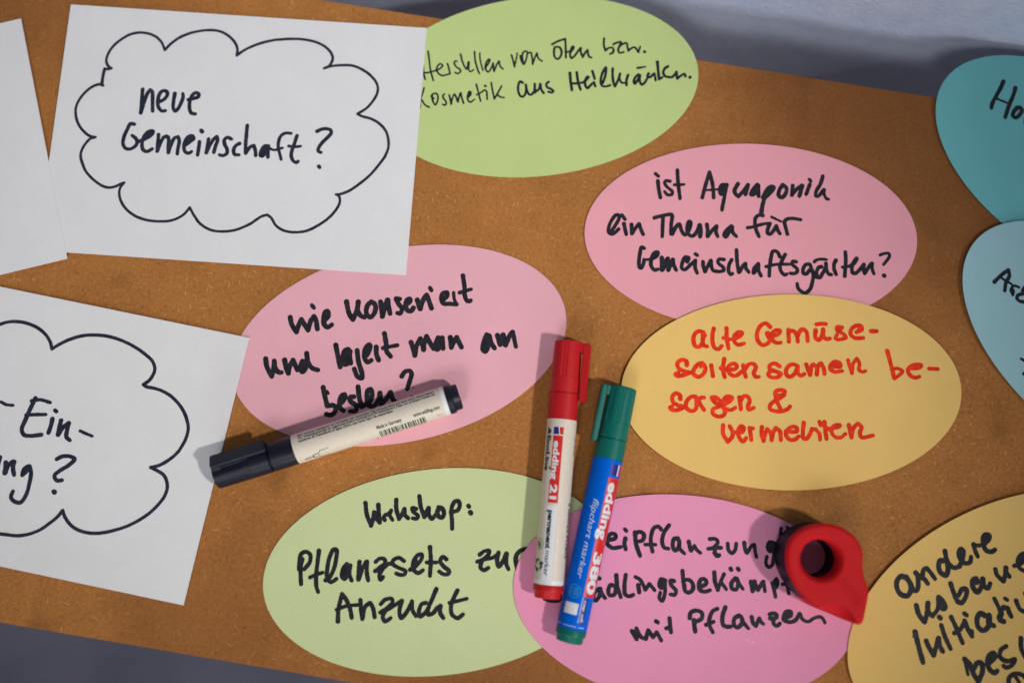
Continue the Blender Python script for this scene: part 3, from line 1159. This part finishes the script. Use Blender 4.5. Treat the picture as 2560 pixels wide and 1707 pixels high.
# ------------------------------------------------------------------ paper cards
TH = 0.32
def card(name, label, cat, key, place, shape, mat, ink, z0, warp, ink_parts, group=None):
    """place = x, y, degrees; shape 'oval' 190x110 or 'sheet' 210x148; warp(u, v) = lift in mm."""
    x, y, deg = place
    root = thing(name, label, cat, (x, y, z0), math.radians(deg), group)
    V = []
    faces = []
    if shape == 'oval':
        A, B = (93.6, 55.1) if key == 'pinkL' else (95.0, 54.7)
        nr, na = 22, 220
        for lev in (TH, 0.0):
            V.append((0, 0, lev + warp(0, 0)))
            for r in range(1, nr + 1):
                rho = (r / nr) ** 0.8
                for a in range(na):
                    t = 2 * math.pi * a / na
                    u, v = A * rho * math.cos(t), B * rho * math.sin(t)
                    V.append((u, v, lev + warp(u, v)))
        off = 1 + nr * na
        for s in (0, 1):
            o = s * off
            for a in range(na):
                b = (a + 1) % na
                f = (o, o + 1 + a, o + 1 + b)
                faces.append(f if s == 0 else f[::-1])
                for r in range(nr - 1):
                    q = o + 1 + r * na
                    f = (q + a, q + na + a, q + na + b, q + b)
                    faces.append(f if s == 0 else f[::-1])
        e = 1 + (nr - 1) * na
        for a in range(na):
            b = (a + 1) % na
            faces.append((e + a, off + e + a, off + e + b, e + b))
    else:
        A, B = 104.95, 74.2
        nu, nv = 42, 30
        for lev in (TH, 0.0):
            for j in range(nv + 1):
                for i in range(nu + 1):
                    u, v = -A + 2 * A * i / nu, -B + 2 * B * j / nv
                    V.append((u, v, lev + warp(u, v)))
        w = nu + 1
        off = w * (nv + 1)
        for j in range(nv):
            for i in range(nu):
                f = (j * w + i, j * w + i + 1, (j + 1) * w + i + 1, (j + 1) * w + i)
                faces.append(f)
                faces.append(tuple(off + q for q in f[::-1]))
        ring = [i for i in range(nu)] + [j * w + nu for j in range(nv)] + [nv * w + i for i in range(nu, 0, -1)] + [j * w for j in range(nv, 0, -1)]
        for k in range(len(ring)):
            p, q = ring[k], ring[(k + 1) % len(ring)]
            faces.append((p, off + p, off + q, q))
    o = mesh_obj('paper', V, faces, mat, root)
    st = parse(INK[key])
    for pname, kinds in ink_parts:
        sub = [s for s in st if s[0] in kinds]
        if not sub:
            continue
        v2, f2 = ink_mesh(sub)
        if shape == 'oval':
            keep = lambda q: (q[0] / (A - .5)) ** 2 + (q[1] / (B - .5)) ** 2 < 1
        else:
            keep = lambda q: abs(q[0]) < A - .3 and abs(q[1]) < B - .3
        f2 = [f for f in f2 if all(keep(v2[i]) for i in f)]
        v3 = [(a, b, TH + 0.05 + warp(a, b)) for a, b in v2]
        mesh_obj(pname, v3, f2, ink, root)
    return root

def warp_fn(seed, amp=0.25, edge=0.25):
    r = random.Random(seed)
    k = [(r.uniform(-.03, .03), r.uniform(-.03, .03), r.uniform(0, 6.28)) for _ in range(3)]
    def f(u, v):
        rho = (u / 95) ** 2 + (v / 56) ** 2
        return amp * (0.5 + sum(math.sin(a * u + b * v + c) for a, b, c in k) / 6) + edge * min(rho, 1.6) ** 2
    return f

def lifted(seed, direction, lift):
    base = warp_fn(seed)
    dx, dy = direction
    def f(u, v):
        s = max(0.0, (u * dx + v * dy) / 95.0)
        return base(u, v) + lift * s * s
    return f

P_GREEN = mat_paper('light_green_card', (0.655, 0.735, 0.38), 0.02)
P_GREEN2 = mat_paper('fresh_green_card', (0.605, 0.735, 0.285), 0.06)
P_PINK = mat_paper('pink_card', (0.93, 0.41, 0.47), 0.05)
P_PINK3 = mat_paper('soft_pink_card', (0.92, 0.475, 0.54), 0.05)
P_PINK2 = mat_paper('deep_pink_card', (0.92, 0.345, 0.53), 0.05)
P_YELLOW = mat_paper('yellow_card', (0.92, 0.60, 0.19), 0.02)
P_TEAL = mat_paper('teal_card', (0.185, 0.56, 0.575), 0.0)
P_TEAL2 = mat_paper('pale_teal_card', (0.39, 0.655, 0.70), 0.03)
P_WHITE = mat_paper('white_card', (0.86, 0.852, 0.85), 0.03)

HW = [('handwriting', 'SF')]
CW = [('cloud_outline', 'O'), ('handwriting', 'SF')]
OV = 'oval cards on the board'
SH = 'white cloud sheets on the board'
POS = {
 'yellow': (159.46, 53.30, 0.89), 'pinkU': (140.21, 142.11, -1.02), 'pinkW': (-59.19, 79.87, 12.09),
 'greenL': (-36.38, -44.27, 5.77), 'pinkL': (97.77, -59.06, -5.70), 'greenU': (18.41, 232.12, 6.87),
 'yellowR': (272.77, -64.67, 24.86), 'teal1': (333.85, 179.93, -35.16), 'teal2': (338.75, 75.81, -41.18),
 'c1': (-155.78, 200.19, -3.88), 'c2': (-260.91, 31.72, -11.67), 'c0': (-367.51, 174.68, 14.17)}
card('oval_card', 'light green oval card with two lines of thin handwriting, half under the white cloud sheet', 'card', 'greenU', POS['greenU'], 'oval', P_GREEN2, BLACK, 0.12, warp_fn(1, .15, .2), HW, OV)
card('oval_card', 'pink oval card asking about Aquaponik, its lower edge under the yellow card', 'card', 'pinkU', POS['pinkU'], 'oval', P_PINK, BLACK, 0.12, warp_fn(2, .3, .35), HW, OV)
card('oval_card', 'pink oval card with handwriting partly covered by the black marker', 'card', 'pinkW', POS['pinkW'], 'oval', P_PINK3, BLACK, 0.12, warp_fn(3, .15, .1), HW, OV)
card('oval_card', 'light green oval card headed Workshop in black handwriting', 'card', 'greenL', POS['greenL'], 'oval', P_GREEN, BLACK, 0.12, warp_fn(4, .15, .25), HW, OV)
card('oval_card', 'yellow oval card with four lines of red handwriting', 'card', 'yellow', POS['yellow'], 'oval', P_YELLOW, REDINK, 1.05, warp_fn(5, .2, .2), HW, OV)
PL = card('oval_card', 'deep pink oval card lying under the red tape roller', 'card', 'pinkL', POS['pinkL'], 'oval', P_PINK2, BLACK, 0.85, warp_fn(6, .03, .12), HW, OV)
bl_ = []
for x_, y_, w_ in [(33.0, -19.3, 2.6), (37.5, -19.5, 1.8), (39.0, -14.6, 1.5), (37.0, -22.6, 1.0)]:
    bl_.append(('S', w_, np.array([(x_, y_), (x_ + 0.5 * w_, y_ + 0.25 * w_)])))
v2, f2 = ink_mesh(bl_)
mesh_obj('pink_smudges', [(a, b, TH + 0.06 + .3 * 0) for a, b in v2], f2, mat_ink('smeared_red_ink', (0.92, 0.275, 0.45), 0.7), PL)
card('oval_card', 'yellow oval card with slanting black handwriting at the lower right corner', 'card', 'yellowR', POS['yellowR'], 'oval', P_YELLOW, BLACK, 1.5, warp_fn(7, .1, .2), HW, OV)
card('oval_card', 'dark teal oval card jutting past the far board edge', 'card', 'teal1', POS['teal1'], 'oval', P_TEAL, BLACK, 0.4, lifted(8, (-1, 0.1), 1.3), HW, OV)
card('oval_card', 'pale teal oval card overlapping the dark teal one', 'card', 'teal2', POS['teal2'], 'oval', P_TEAL2, BLACK, 1.5, lifted(9, (-1, -0.2), 0.7), HW, OV)
card('paper_sheet', 'white sheet with the words neue Gemeinschaft inside a drawn cloud', 'sheet', 'c1', POS['c1'], 'sheet', P_WHITE, NAVYINK, 0.9, warp_fn(10, .05, .02), CW, SH)
card('paper_sheet', 'white sheet with a cloud and the word Ein, its corner under the black marker cap', 'sheet', 'c2', POS['c2'], 'sheet', P_WHITE, NAVYINK, 0.85, warp_fn(11, .2, .15), CW, SH)
card('paper_sheet', 'blank looking white sheet cut off by the upper left picture edge', 'sheet', 'c0', POS['c0'], 'sheet', P_WHITE, NAVYINK, 1.32, warp_fn(12, .05, .0), CW, SH)

# ------------------------------------------------------------------ felt markers
R0 = 8.1
def rev(prof, seg=96, rfun=None):
    """prof: list of (u, r). Axis = +X, up = +Z. phi 0 = up, positive towards +Y."""
    V, faces = [], []
    for u, r in prof:
        for k in range(seg):
            ph = 2 * math.pi * k / seg
            q = r if rfun is None else r + rfun(u, math.degrees(ph if ph <= math.pi else ph - 2 * math.pi))
            V.append((u, q * math.sin(ph), q * math.cos(ph)))
    for i in range(len(prof) - 1):
        for k in range(seg):
            m = (k + 1) % seg
            faces.append((i * seg + k, i * seg + m, (i + 1) * seg + m, (i + 1) * seg + k))
    faces.append(tuple(range(seg))[::-1])
    faces.append(tuple((len(prof) - 1) * seg + k for k in range(seg)))
    return V, faces

def auto_smooth(o, deg=35):
    me = o.data
    bm = bmesh.new()
    bm.from_mesh(me)
    bmesh.ops.remove_doubles(bm, verts=bm.verts, dist=1e-7)
    bmesh.ops.recalc_face_normals(bm, faces=bm.faces)
    for f in bm.faces:
        f.smooth = True
    for e in bm.edges:
        if len(e.link_faces) == 2 and e.calc_face_angle(0) > math.radians(deg):
            e.smooth = False
    bm.to_mesh(me)
    bm.free()
    return o

def patch(u0, u1, p0, p1, r, nu=6):
    V, faces = [], []
    n = max(2, int(abs(p1 - p0) / 4))
    for i in range(nu + 1):
        for k in range(n + 1):
            ph = math.radians(p0 + (p1 - p0) * k / n)
            V.append((u0 + (u1 - u0) * i / nu, r * math.sin(ph), r * math.cos(ph)))
    w = n + 1
    for i in range(nu):
        for k in range(n):
            faces.append((i * w + k, (i + 1) * w + k, (i + 1) * w + k + 1, i * w + k + 1))
    return V, faces

def wrap2d(pts, r):
    """flat (u mm, arc degrees) -> barrel surface."""
    return [(u, r * math.sin(math.radians(p)), r * math.cos(math.radians(p))) for u, p in pts]

class Print:
    """collects flat printed shapes of one colour on one barrel"""
    def __init__(self):
        self.V, self.F = [], []

    def add(self, V, F):
        k = len(self.V)
        self.V += list(V)
        self.F += [tuple(k + i for i in f) for f in F]

    def rect(self, u0, u1, p0, p1, r):
        self.add(*patch(u0, u1, p0, p1, r, 1))

    def text(self, s, u0, u1, p0, h, r, bold=0.0, shear=0.0, vertical=False):
        """baseline at angle p0, letters h mm tall (x = cap height), fitted between u0 and u1."""
        cu = bpy.data.curves.new('t', 'FONT')
        cu.body = s
        cu.size = 1.0
        cu.offset = bold
        cu.shear = shear
        cu.resolution_u = 3
        ob = bpy.data.objects.new('t', cu)
        COL.objects.link(ob)
        dg = bpy.context.evaluated_depsgraph_get()
        me = bpy.data.meshes.new_from_object(ob.evaluated_get(dg))
        bpy.data.objects.remove(ob)
        bm = bmesh.new()
        bm.from_mesh(me)
        bpy.data.meshes.remove(me)
        xs = [v.co.x for v in bm.verts]
        x0, x1 = min(xs), max(xs)
        kx = (u1 - u0) / (x1 - x0)
        ky = h / 0.70
        for v in bm.verts:
            v.co.x = (v.co.x - x0) * kx
            v.co.y *= ky
        y0 = min(v.co.y for v in bm.verts)
        y1 = max(v.co.y for v in bm.verts)
        y = y0 + 0.4
        while y < y1:
            bmesh.ops.bisect_plane(bm, geom=bm.verts[:] + bm.edges[:] + bm.faces[:], plane_co=(0, y, 0), plane_no=(0, 1, 0))
            y += 0.4
        if abs(math.degrees(y0 / r)) + abs(p0) < 400:
            V = wrap2d([(u0 + v.co.x, p0 + math.degrees(v.co.y / r)) for v in bm.verts], r)
        bm.verts.index_update()
        F = [tuple(v.index for v in f.verts) for f in bm.faces]
        bm.free()
        self.add(V, F)

    def strokes(self, st, r, res=0.08):
        """st: list of (kind, width, [(u, arc mm)...])"""
        v, f = ink_mesh(st, res, nib=False)
        self.add(wrap2d([(a, math.degrees(b / r)) for a, b in v], r), f)

    def done(self, name, mat, parent):
        return mesh_obj(name, self.V, self.F, mat, parent)

def box_bm(x0, x1, y0, y1, z0, z1, bev):
    bm = bmesh.new()
    vs_ = [bm.verts.new((x, y, z)) for x in (x0, x1) for y in (y0, y1) for z in (z0, z1)]
    for f in ((0, 1, 3, 2), (4, 6, 7, 5), (0, 4, 5, 1), (2, 3, 7, 6), (0, 2, 6, 4), (1, 5, 7, 3)):
        bm.faces.new([vs_[i] for i in f])
    bmesh.ops.recalc_face_normals(bm, faces=bm.faces)
    bmesh.ops.bevel(bm, geom=list(bm.edges), offset=bev, segments=2, affect='EDGES')
    return bm

M_BLACK = mat_plastic('black_plastic', (0.0055, 0.007, 0.019), 0.38, 0.32)
M_RED = mat_plastic('red_plastic', (0.52, 0.011, 0.015), 0.42, 0.28)
M_GREEN = mat_plastic('dark_green_plastic', (0.000, 0.140, 0.110), 0.42, 0.28)
M_CREAM = mat_plastic('cream_barrel', (0.72, 0.63, 0.52), 0.42, 0.4, 0.03)
M_BLUE = mat_plastic('blue_barrel', (0.000, 0.125, 0.66), 0.42, 0.06, 0.03)
I_WHITE = mat_flat('white_print', (0.80, 0.80, 0.82))
I_RED = mat_flat('red_print', (0.68, 0.022, 0.018))
I_NAVY = mat_flat('dark_blue_print', (0.022, 0.020, 0.235))
I_DARK = mat_flat('dark_green_print', (0.018, 0.060, 0.042))
I_BLACKP = mat_flat('black_print', (0.022, 0.024, 0.030))
I_LEAF = mat_flat('leaf_green_print', (0.10, 0.26, 0.05))
I_AQUA = mat_flat('light_blue_print', (0.05, 0.36, 0.62))
I_DUST = mat_flat('thin_white_print', (0.74, 0.77, 0.82))

def marker(label, x, y, deg, zc, cap_mat, barrel_mat, cap_end, clip_phi, clip_len, clip_w, clip_r, seam, band, spin=0.0, gap=0.0):
    root = thing('felt_marker', label, 'marker', (x, y, zc), math.radians(deg), 'felt markers on the cards')
    # cap: fluted upper half, seam, collar
    flute = [(-108, -88), (-64, -42), (-24, -2), (16, 38), (58, 78), (100, 122), (140, 162), (-158, -136)]
    def rf(u, ph):
        p = (ph - spin + 540) % 360 - 180
        if 0.9 < u < 20.2:
            for a, b in flute:
                if a < p < b:
                    return -0.26
        return 0.0
    us = [(0.0, 6.6), (0.25, 7.2), (0.8, 7.5)]
    us += [(0.95, 7.52)] + [(u, 7.52 + 0.4 * (u / 20)) for u in (4, 8, 12, 16, 20.1)] + [(20.35, 7.93), (24, 7.98)]
    us += [(seam - 0.45, 8.02), (seam - 0.3, 7.6), (seam - 0.25, 7.25 - gap)]
    V, F = rev(us + [(seam + 0.2 + gap, 7.2 - gap)], 144, rf)
    cap = auto_smooth(mesh_obj('cap', V, F, cap_mat, root), 30)
    V, F = rev([(seam + 0.05 + gap, 7.2), (seam + 0.1 + gap, 7.8), (seam + 0.35 + gap, 8.02), (cap_end - 4, 8.12), (cap_end - 3.9, 8.05), (cap_end - 0.2, 8.08), (cap_end + 0.3, 7.6)], 96)
    collar = auto_smooth(mesh_obj('collar', V, F, cap_mat, root), 30)
    # clip: an arm rooted at the closed end of the cap
    c0, c1 = clip_r
    bm = box_bm(0.9, clip_len, -clip_w / 2, clip_w / 2, c0, c1, 0.55)
    for v in bm.verts:
        if v.co.x > clip_len * 0.6:
            v.co.z -= 0.4 * (v.co.x - clip_len * 0.6) / (clip_len * 0.4)
            v.co.y *= 0.94
    bm2 = box_bm(0.9, 6.0, -clip_w / 2 + .1, clip_w / 2 - .1, 6.0, c0 + 0.4, 0.3)
    me = bpy.data.meshes.new('tmp')
    bm2.to_mesh(me)
    bm2.free()
    bm.from_mesh(me)
    bpy.data.meshes.remove(me)
    # local up axis -> direction phi
    bmesh.ops.rotate(bm, verts=bm.verts, cent=(0, 0, 0), matrix=Matrix.Rotation(-math.radians(clip_phi), 3, 'X'))
    clip = auto_smooth(bm_obj('clip', bm, cap_mat, cap), 40)
    # barrel and plug
    V, F = rev([(cap_end, 7.7), (cap_end + 0.02, R0 - 0.12), (cap_end + 0.15, R0), (70, R0), (100, R0), (130.9, R0), (131.1, R0 - 0.2)], 128)
    barrel = auto_smooth(mesh_obj('barrel', V, F, barrel_mat, root), 30)
    V, F = rev([(130.9, 7.0), (131.15, R0 - 0.15), (131.5, R0), (134.3, R0 - 0.02), (134.6, R0 - 0.2), (134.7, 7.35), (135.0, 7.2),
                (137.6, 7.1), (138.1, 6.95), (138.4, 6.5), (138.4, 5.9), (137.6, 5.7)], 96)
    plug = auto_smooth(mesh_obj('end_plug', V, F, cap_mat, root), 30)
    if band:
        V, F = rev([(128.7, R0 - 0.5), (128.72, R0 + 0.015), (130.85, R0 + 0.015), (130.87, R0 - 0.5)], 128)
        auto_smooth(mesh_obj('end_band', V, F, I_WHITE, barrel), 30)
    return root, barrel

RB = R0 + 0.03
RT = R0 + 0.06
# ---- red permanent marker
red, bar = marker('red capped marker with a cream barrel, lying next to the blue one', 35.0, 80.0, -95.21, 9.5, M_RED, M_CREAM, 43.4, 76, 33.0, 6.2, (8.9, 12.6), 29.0, True, 0)
p = Print(); p.rect(52.5, 88.3, -32.5, 6, RB); p.rect(51.85, 51.9, 0, 1, RB)
p.add(*patch(47.9, 51.8, -9, 6.5, RB, 2)); p.done('logo_band', I_RED, bar)
p = Print(); p.add(*patch(47.9, 51.8, -32.5, -14, RB, 2))
p.add([q for q in wrap2d([(47.9, -14), (51.8, -14), (51.8, -9.5)], RB)], [(0, 1, 2)]); p.done('logo_flag', I_NAVY, bar)
p = Print(); p.add(wrap2d([(47.85, -13.6), (47.85, -10.8), (51.85, -6), (51.85, -8.8)], RT), [(0, 3, 2, 1)])
p.text('edding', 55.4, 76.0, -27, 3.3, RT, 0.035); p.text('21', 78.6, 86.4, -27, 3.6, RT, 0.045); p.done('logo_lettering', I_DUST, bar)
p = Print(); p.rect(89.8, 128.8, -33.5, 5.5, RB); p.done('name_strip', I_WHITE, bar)
p = Print(); p.text('permanent', 92.2, 112.4, -26.5, 2.7, RT, 0.05); p.text('marker', 113.4, 126.4, -25, 2.6, RT, 0.01)
p.done('name_lettering', I_BLACKP, bar)
p = Print(); p.text('1.5 - 3 mm', 52.5, 62.3, 66, 1.9, RT, 0.03); p.done('nib_size', I_BLACKP, bar)
p = Print(); p.text('4 004764 917815', 87.3, 117, 60, 2.2, RT, 0.04); p.done('article_number', I_BLACKP, bar)
p = Print(); p.text('EcoLine', 52.6, 71.6, -64, 3.0, RT, 0.05)
p.strokes([('F', .2, [(48.3, -8.7), (49.0, -9.3), (49.2, -8.6), (51.2, -8.9), (51.6, -7.6), (50.8, -6.4), (49.6, -6.6), (49.3, -7.6)])], RT)
p.done('line_lettering', I_DARK, bar)
ring = [(110.3 + 2.9 * math.cos(t), -8.2 + 2.9 * math.sin(t)) for t in np.linspace(0, 6.283, 26)]
p = Print(); p.strokes([('S', .22, ring)], RT)
tri = []
for k in range(3):
    a = math.radians(90 + 120 * k)
    cxx, cyy = 121.2, -8.0
    pts = [(cxx + 2.7 * math.cos(a + q), cyy + 2.7 * math.sin(a + q)) for q in (-0.75, -0.2, 0.25)]
    tri.append(('S', 1.25, pts))
    e = a + 0.62
    tri.append(('F', .2, [(cxx + 3.8 * math.cos(a + .3), cyy + 3.8 * math.sin(a + .3)), (cxx + 1.4 * math.cos(a + .3), cyy + 1.4 * math.sin(a + .3)), (cxx + 2.7 * math.cos(e + .1), cyy + 2.7 * math.sin(e + .1))]))
p.strokes(tri, RT); p.done('recycling_mark', I_DARK, bar)
p = Print(); p.strokes([('F', .2, [(108.9, -9.0), (110.2, -9.6), (111.8, -8.6), (112.0, -7.2), (110.4, -7.0), (109.2, -7.9)])], RT); p.done('leaf_mark', I_LEAF, bar)
p = Print(); p.strokes([('F', .1, [(69.4, -5.6), (70.2, -5.8), (70.7, -4.9), (70.0, -4.4)])], RT); p.done('leaf_mark', I_LEAF, bar)

# ---- green capped flip chart marker
grn, bar = marker('green capped marker with a blue barrel, lying next to the cream one', 64.8, 54.5, -103.01, 9.5, M_GREEN, M_BLUE, 40.1, -78, 32.0, 4.2, (9.2, 12.2), 29.2, False, 12)
p = Print(); p.rect(49.6, 113.4, 12, 74, RB); p.rect(42.1, 48.3, 54, 70, RB); p.done('logo_band', I_RED, bar)
p = Print(); p.rect(42.1, 48.3, 14, 44, RB); p.done('logo_flag', I_NAVY, bar)
p = Print(); p.rect(114.3, 127.3, 15, 36, RB); p.done('hint_strip', I_NAVY, bar)
p = Print(); p.rect(42.1, 48.3, 45.5, 52.5, RB)
p.text('edding', 52.1, 82.8, 19.5, 5.4, RT, 0.035); p.text('380', 89.5, 111.8, 21, 5.6, RT, 0.04)
p.text('cap off', 115.2, 126.7, 20.5, 1.5, RT, 0.012); p.text('R', 84.0, 84.9, 55, 0.9, RT); p.done('logo_lettering', I_DUST, bar)
p = Print(); p.text('flipchart marker', 62.4, 104.6, -27, 3.3, RT, -0.004, 0.28); p.done('name_lettering', I_DUST, bar)
p = Print()
p.rect(113.9, 127, 11.2, 13.0, RB)
p.rect(118.3, 119.0, -78, -72, RB)
p.rect(129.2, 129.45, -90, -55, RB); p.rect(129.25, 129.5, -40, 10, RB); p.rect(129.2, 129.5, 20, 45, RB); p.done('trim_lines', I_DUST, bar)
p = Print()
p.strokes([('S', .32, [(111.5 + 3.4 * math.cos(t), -3.6 + 3.4 * math.sin(t)) for t in np.linspace(0, 6.283, 26)])] +
          [('S', .26, [(109.3 + k * .0 + a, -5.0 + b + .35 * math.sin(a * 3)) for a in np.linspace(0, 4.2, 8)]) for k, b in enumerate((-.9, -.3, 2.6, 3.2))], RT)
p.text('AQUA', 109.2, 113.7, -28, 1.4, RT, 0.02); p.done('ink_badge', I_AQUA, bar)
p = Print(); p.rect(117.6, 123.4, -52, 2, RB); p.done('name_field', I_WHITE, bar)

# ---- black capped marker, back of the label up
blk, bar = marker('black capped marker with a cream barrel, small print and a barcode', -156.6, 6.9, 18.04, 9.3, M_BLACK, M_CREAM, 45.0, 44, 31.2, 8.4, (8.4, 11.2), 31.0, True, 20, 0.7)
p = Print()
p.text('EN Water-resistant on virtually all materials DE Wasserfest auf fast allen Materialien', 49.1, 126.0, 43, 1.55, RT, 0.028)
p.text("NL Waterbestendig op nagenoeg iedere ondergrond FR Résistante à l'eau sur presque toutes les", 49.1, 126.1, 29, 1.55, RT, 0.028)
p.text('matières ES Resistente al agua sobre casi todo tipo de materiales', 48.9, 101.8, 16, 1.55, RT, 0.028)
p.text('Made in Germany', 90.9, 104.9, -29, 2.0, RT, 0.03)
p.text('100121', 123.6, 126.4, -60, .9, RT)
p.done('small_print', I_BLACKP, bar)
p = Print(); p.text('www.edding.com', 111.5, 126.5, -28, 2.1, RT, 0.032)
rb = random.Random(3)
u = 91.4
while u < 117.0:
    w = rb.choice((.35, .4, .6, .95))
    p.rect(u, min(u + w, 117.2), -41, -74, RT)
    u += w + rb.choice((.3, .35, .5, .75))
p.text('4 004764 917785', 88.2, 117, -90, 1.7, RT, 0.004); p.done('barcode', I_DARK, bar)
p = Print()
A_ = lambda u, d: (u, math.radians(d) * RT)
p.strokes([('S', .36, [A_(48.9, -58), A_(54.0, -57)]), ('S', .36, [A_(49, -66), A_(54.2, -64)]),
           ('S', .45, [A_(54.0, -52), A_(54.0, -67)]), ('S', .45, [A_(54.0, -67), A_(57.0, -70)]), ('S', .45, [A_(54.0, -52), A_(57.2, -49)]), ('S', .2, [A_(57.1, -49), A_(57.0, -70)]),
           ('S', .42, [A_(57.2, -49), A_(58.5, -40)]), ('S', .42, [A_(58.5, -40), A_(63, -39)]), ('S', .42, [A_(57.0, -70), A_(58.2, -79)]), ('S', .42, [A_(58.2, -79), A_(62.8, -80)])], RT)
p.done('nib_drawing', I_BLACKP, bar)

# ------------------------------------------------------------------ tape roller
RO_C = (164.3, -36.7)
M_REDR = mat_plastic('red_roller_plastic', (0.58, 0.012, 0.016), 0.5, 0.08)
M_NAVY = mat_plastic('navy_roller_plastic', (0.003, 0.0045, 0.018), 0.45, 0.16)
OUT = [(-18.2, 0.9), (-17.7, 5.1), (-16.2, 9.2), (-13.0, 13.0), (-8.6, 15.9), (-3.4, 17.7), (2.4, 18.4), (8.4, 17.5), (13.8, 15.4), (18.4, 11.9), (21.5, 7.1), (22.6, 3.3), (22.5, -0.8), (22.1, -3.7), (22.5, -7.5), (23.5, -12.0), (24.6, -16.2), (23.9, -20.7), (22.3, -26.9), (20.8, -32.0), (19.7, -33.2), (18.0, -33.4), (15.7, -32.6), (9.5, -29.9), (-1.3, -25.4), (-7.0, -21.3), (-13.1, -14.9), (-15.9, -9.9), (-17.8, -4.5)]
roller = thing('tape_roller', 'red and navy tape roller with a round hole and pointed tip', 'tape roller', (RO_C[0], RO_C[1], 1.95))
NA = 240
ang = np.linspace(0, 2 * math.pi, NA, endpoint=False)
op = spline(OUT, 0.3, True)
oa = np.unwrap(np.arctan2(op[:, 1], op[:, 0]))
orr = np.hypot(op[:, 0], op[:, 1])
order = np.argsort(np.mod(oa, 2 * math.pi))
xa = np.mod(oa, 2 * math.pi)[order]
xr = orr[order]
RAD = np.interp(ang, np.concatenate((xa - 2 * math.pi, xa, xa + 2 * math.pi)), np.concatenate((xr, xr, xr)))
H_TOP, H_MID, R_HOLE = 23.5, 13.5, 9.9
SCX, SCY, SCR = (5.0, -35.0, 12.2)
def lid_z(x, y, edge, r):
    z = H_TOP
    if edge < 2.6:                                   # rounded outer shoulder
        q = 2.6 - edge
        z -= 2.6 - math.sqrt(max(0, 2.6 ** 2 - q * q))
    e2 = r - R_HOLE                                  # funnel round the hole
    if e2 < 2.3:
        q = 2.3 - e2
        z -= 0.75 * q + 0.22 * q * q
    d = math.hypot(x - SCX, y - SCY)
    if d < SCR:
        z -= 9.0 * (1 - (d / SCR) ** 2) ** 0.62
    return max(z, 8.0)
rings = np.concatenate((np.linspace(0, 2.4, 8), [None] * 0, np.linspace(0.0, 1.0, 26)[1:] * 1.0))
V, F = [], []
def ring_pts(fr):
    return [(math.cos(a) * (R_HOLE + (R - R_HOLE) * fr), math.sin(a) * (R_HOLE + (R - R_HOLE) * fr), R) for a, R in zip(ang, RAD)]
fracs = np.concatenate((np.linspace(0, 0.3, 10), np.linspace(0.3, 0.8, 12)[1:], np.linspace(0.8, 1.0, 13)[1:]))
for fr in fracs:
    for (x, y, R) in ring_pts(fr):
        V.append((x, y, lid_z(x, y, R - math.hypot(x, y), math.hypot(x, y))))
V_top = len(fracs)
tip = lambda x, y: y < -22.0 and x > -2
for (x, y, R) in ring_pts(1.0):
    V.append((x, y, 0.25 if y < -20.5 else 20.6))
for (x, y, R) in ring_pts(0.0):
    V.append((x, y, H_MID))
def quad(a, b):
    for k in range(NA):
        m = (k + 1) % NA
        F.append((a * NA + k, b * NA + k, b * NA + m, a * NA + m))
for i in range(V_top - 1):
    quad(i, i + 1)
quad(V_top - 1, V_top)
quad(V_top + 1, 0)
lid = auto_smooth(mesh_obj('lid', V, F, M_REDR, roller), 38)
# navy case under the lid
V, F = [], []
for s, z in ((0.965, 0.0), (0.99, 0.6), (0.985, 19.8), (0.955, 21.4)):
    for a, R in zip(ang, RAD):
        x_, y_ = R * s * math.cos(a), R * s * math.sin(a)
        zz = min(z, lid_z(x_, y_, 9, 30) - 3.0)
        V.append((x_, y_, max(0.0, zz)))
for z in (H_MID + .6, 0.0):
    for a in ang:
        V.append(((R_HOLE - 0.25) * math.cos(a), (R_HOLE - 0.25) * math.sin(a), z))
for i in range(5):
    quad(i, i + 1)
quad(5, 0)
auto_smooth(mesh_obj('case', V, F, M_NAVY, roller), 38)
# raised frame with worn, unreadable relief on the lid
bm = bmesh.new()
fx = Vector((0.512, -0.859, 0))
fy = Vector((0.859, 0.512, 0))
c0 = Vector((14.4, -16.4, 0))
def rib(a0, a1, b0, b1, h=0.22):
    vs_ = []
    for z in (H_TOP - 0.3, H_TOP + h):
        for a, b in ((a0, b0), (a1, b0), (a1, b1), (a0, b1)):
            q = c0 + fx * a + fy * b
            vs_.append(bm.verts.new((q.x, q.y, z)))
    for f in ((3, 2, 1, 0), (4, 5, 6, 7), (0, 1, 5, 4), (1, 2, 6, 5), (2, 3, 7, 6), (3, 0, 4, 7)):
        bm.faces.new([vs_[i] for i in f])
rib(-7.2, 7.2, 1.75, 2.0); rib(-7.2, 7.2, -2.0, -1.75); rib(-7.2, -6.95, -1.74, 1.74); rib(6.95, 7.2, -1.74, 1.74)
for k in range(6):
    a = -5.6 + k * 2.0
    rib(a, a + 0.35, -0.95, 0.95, 0.14)
    rib(a + 0.36, a + 1.2, (-0.95, 0.6, -0.2)[k % 3], (-0.6, 0.95, 0.15)[k % 3], 0.14)
bm_obj('relief_plate', bm, M_REDR, lid)
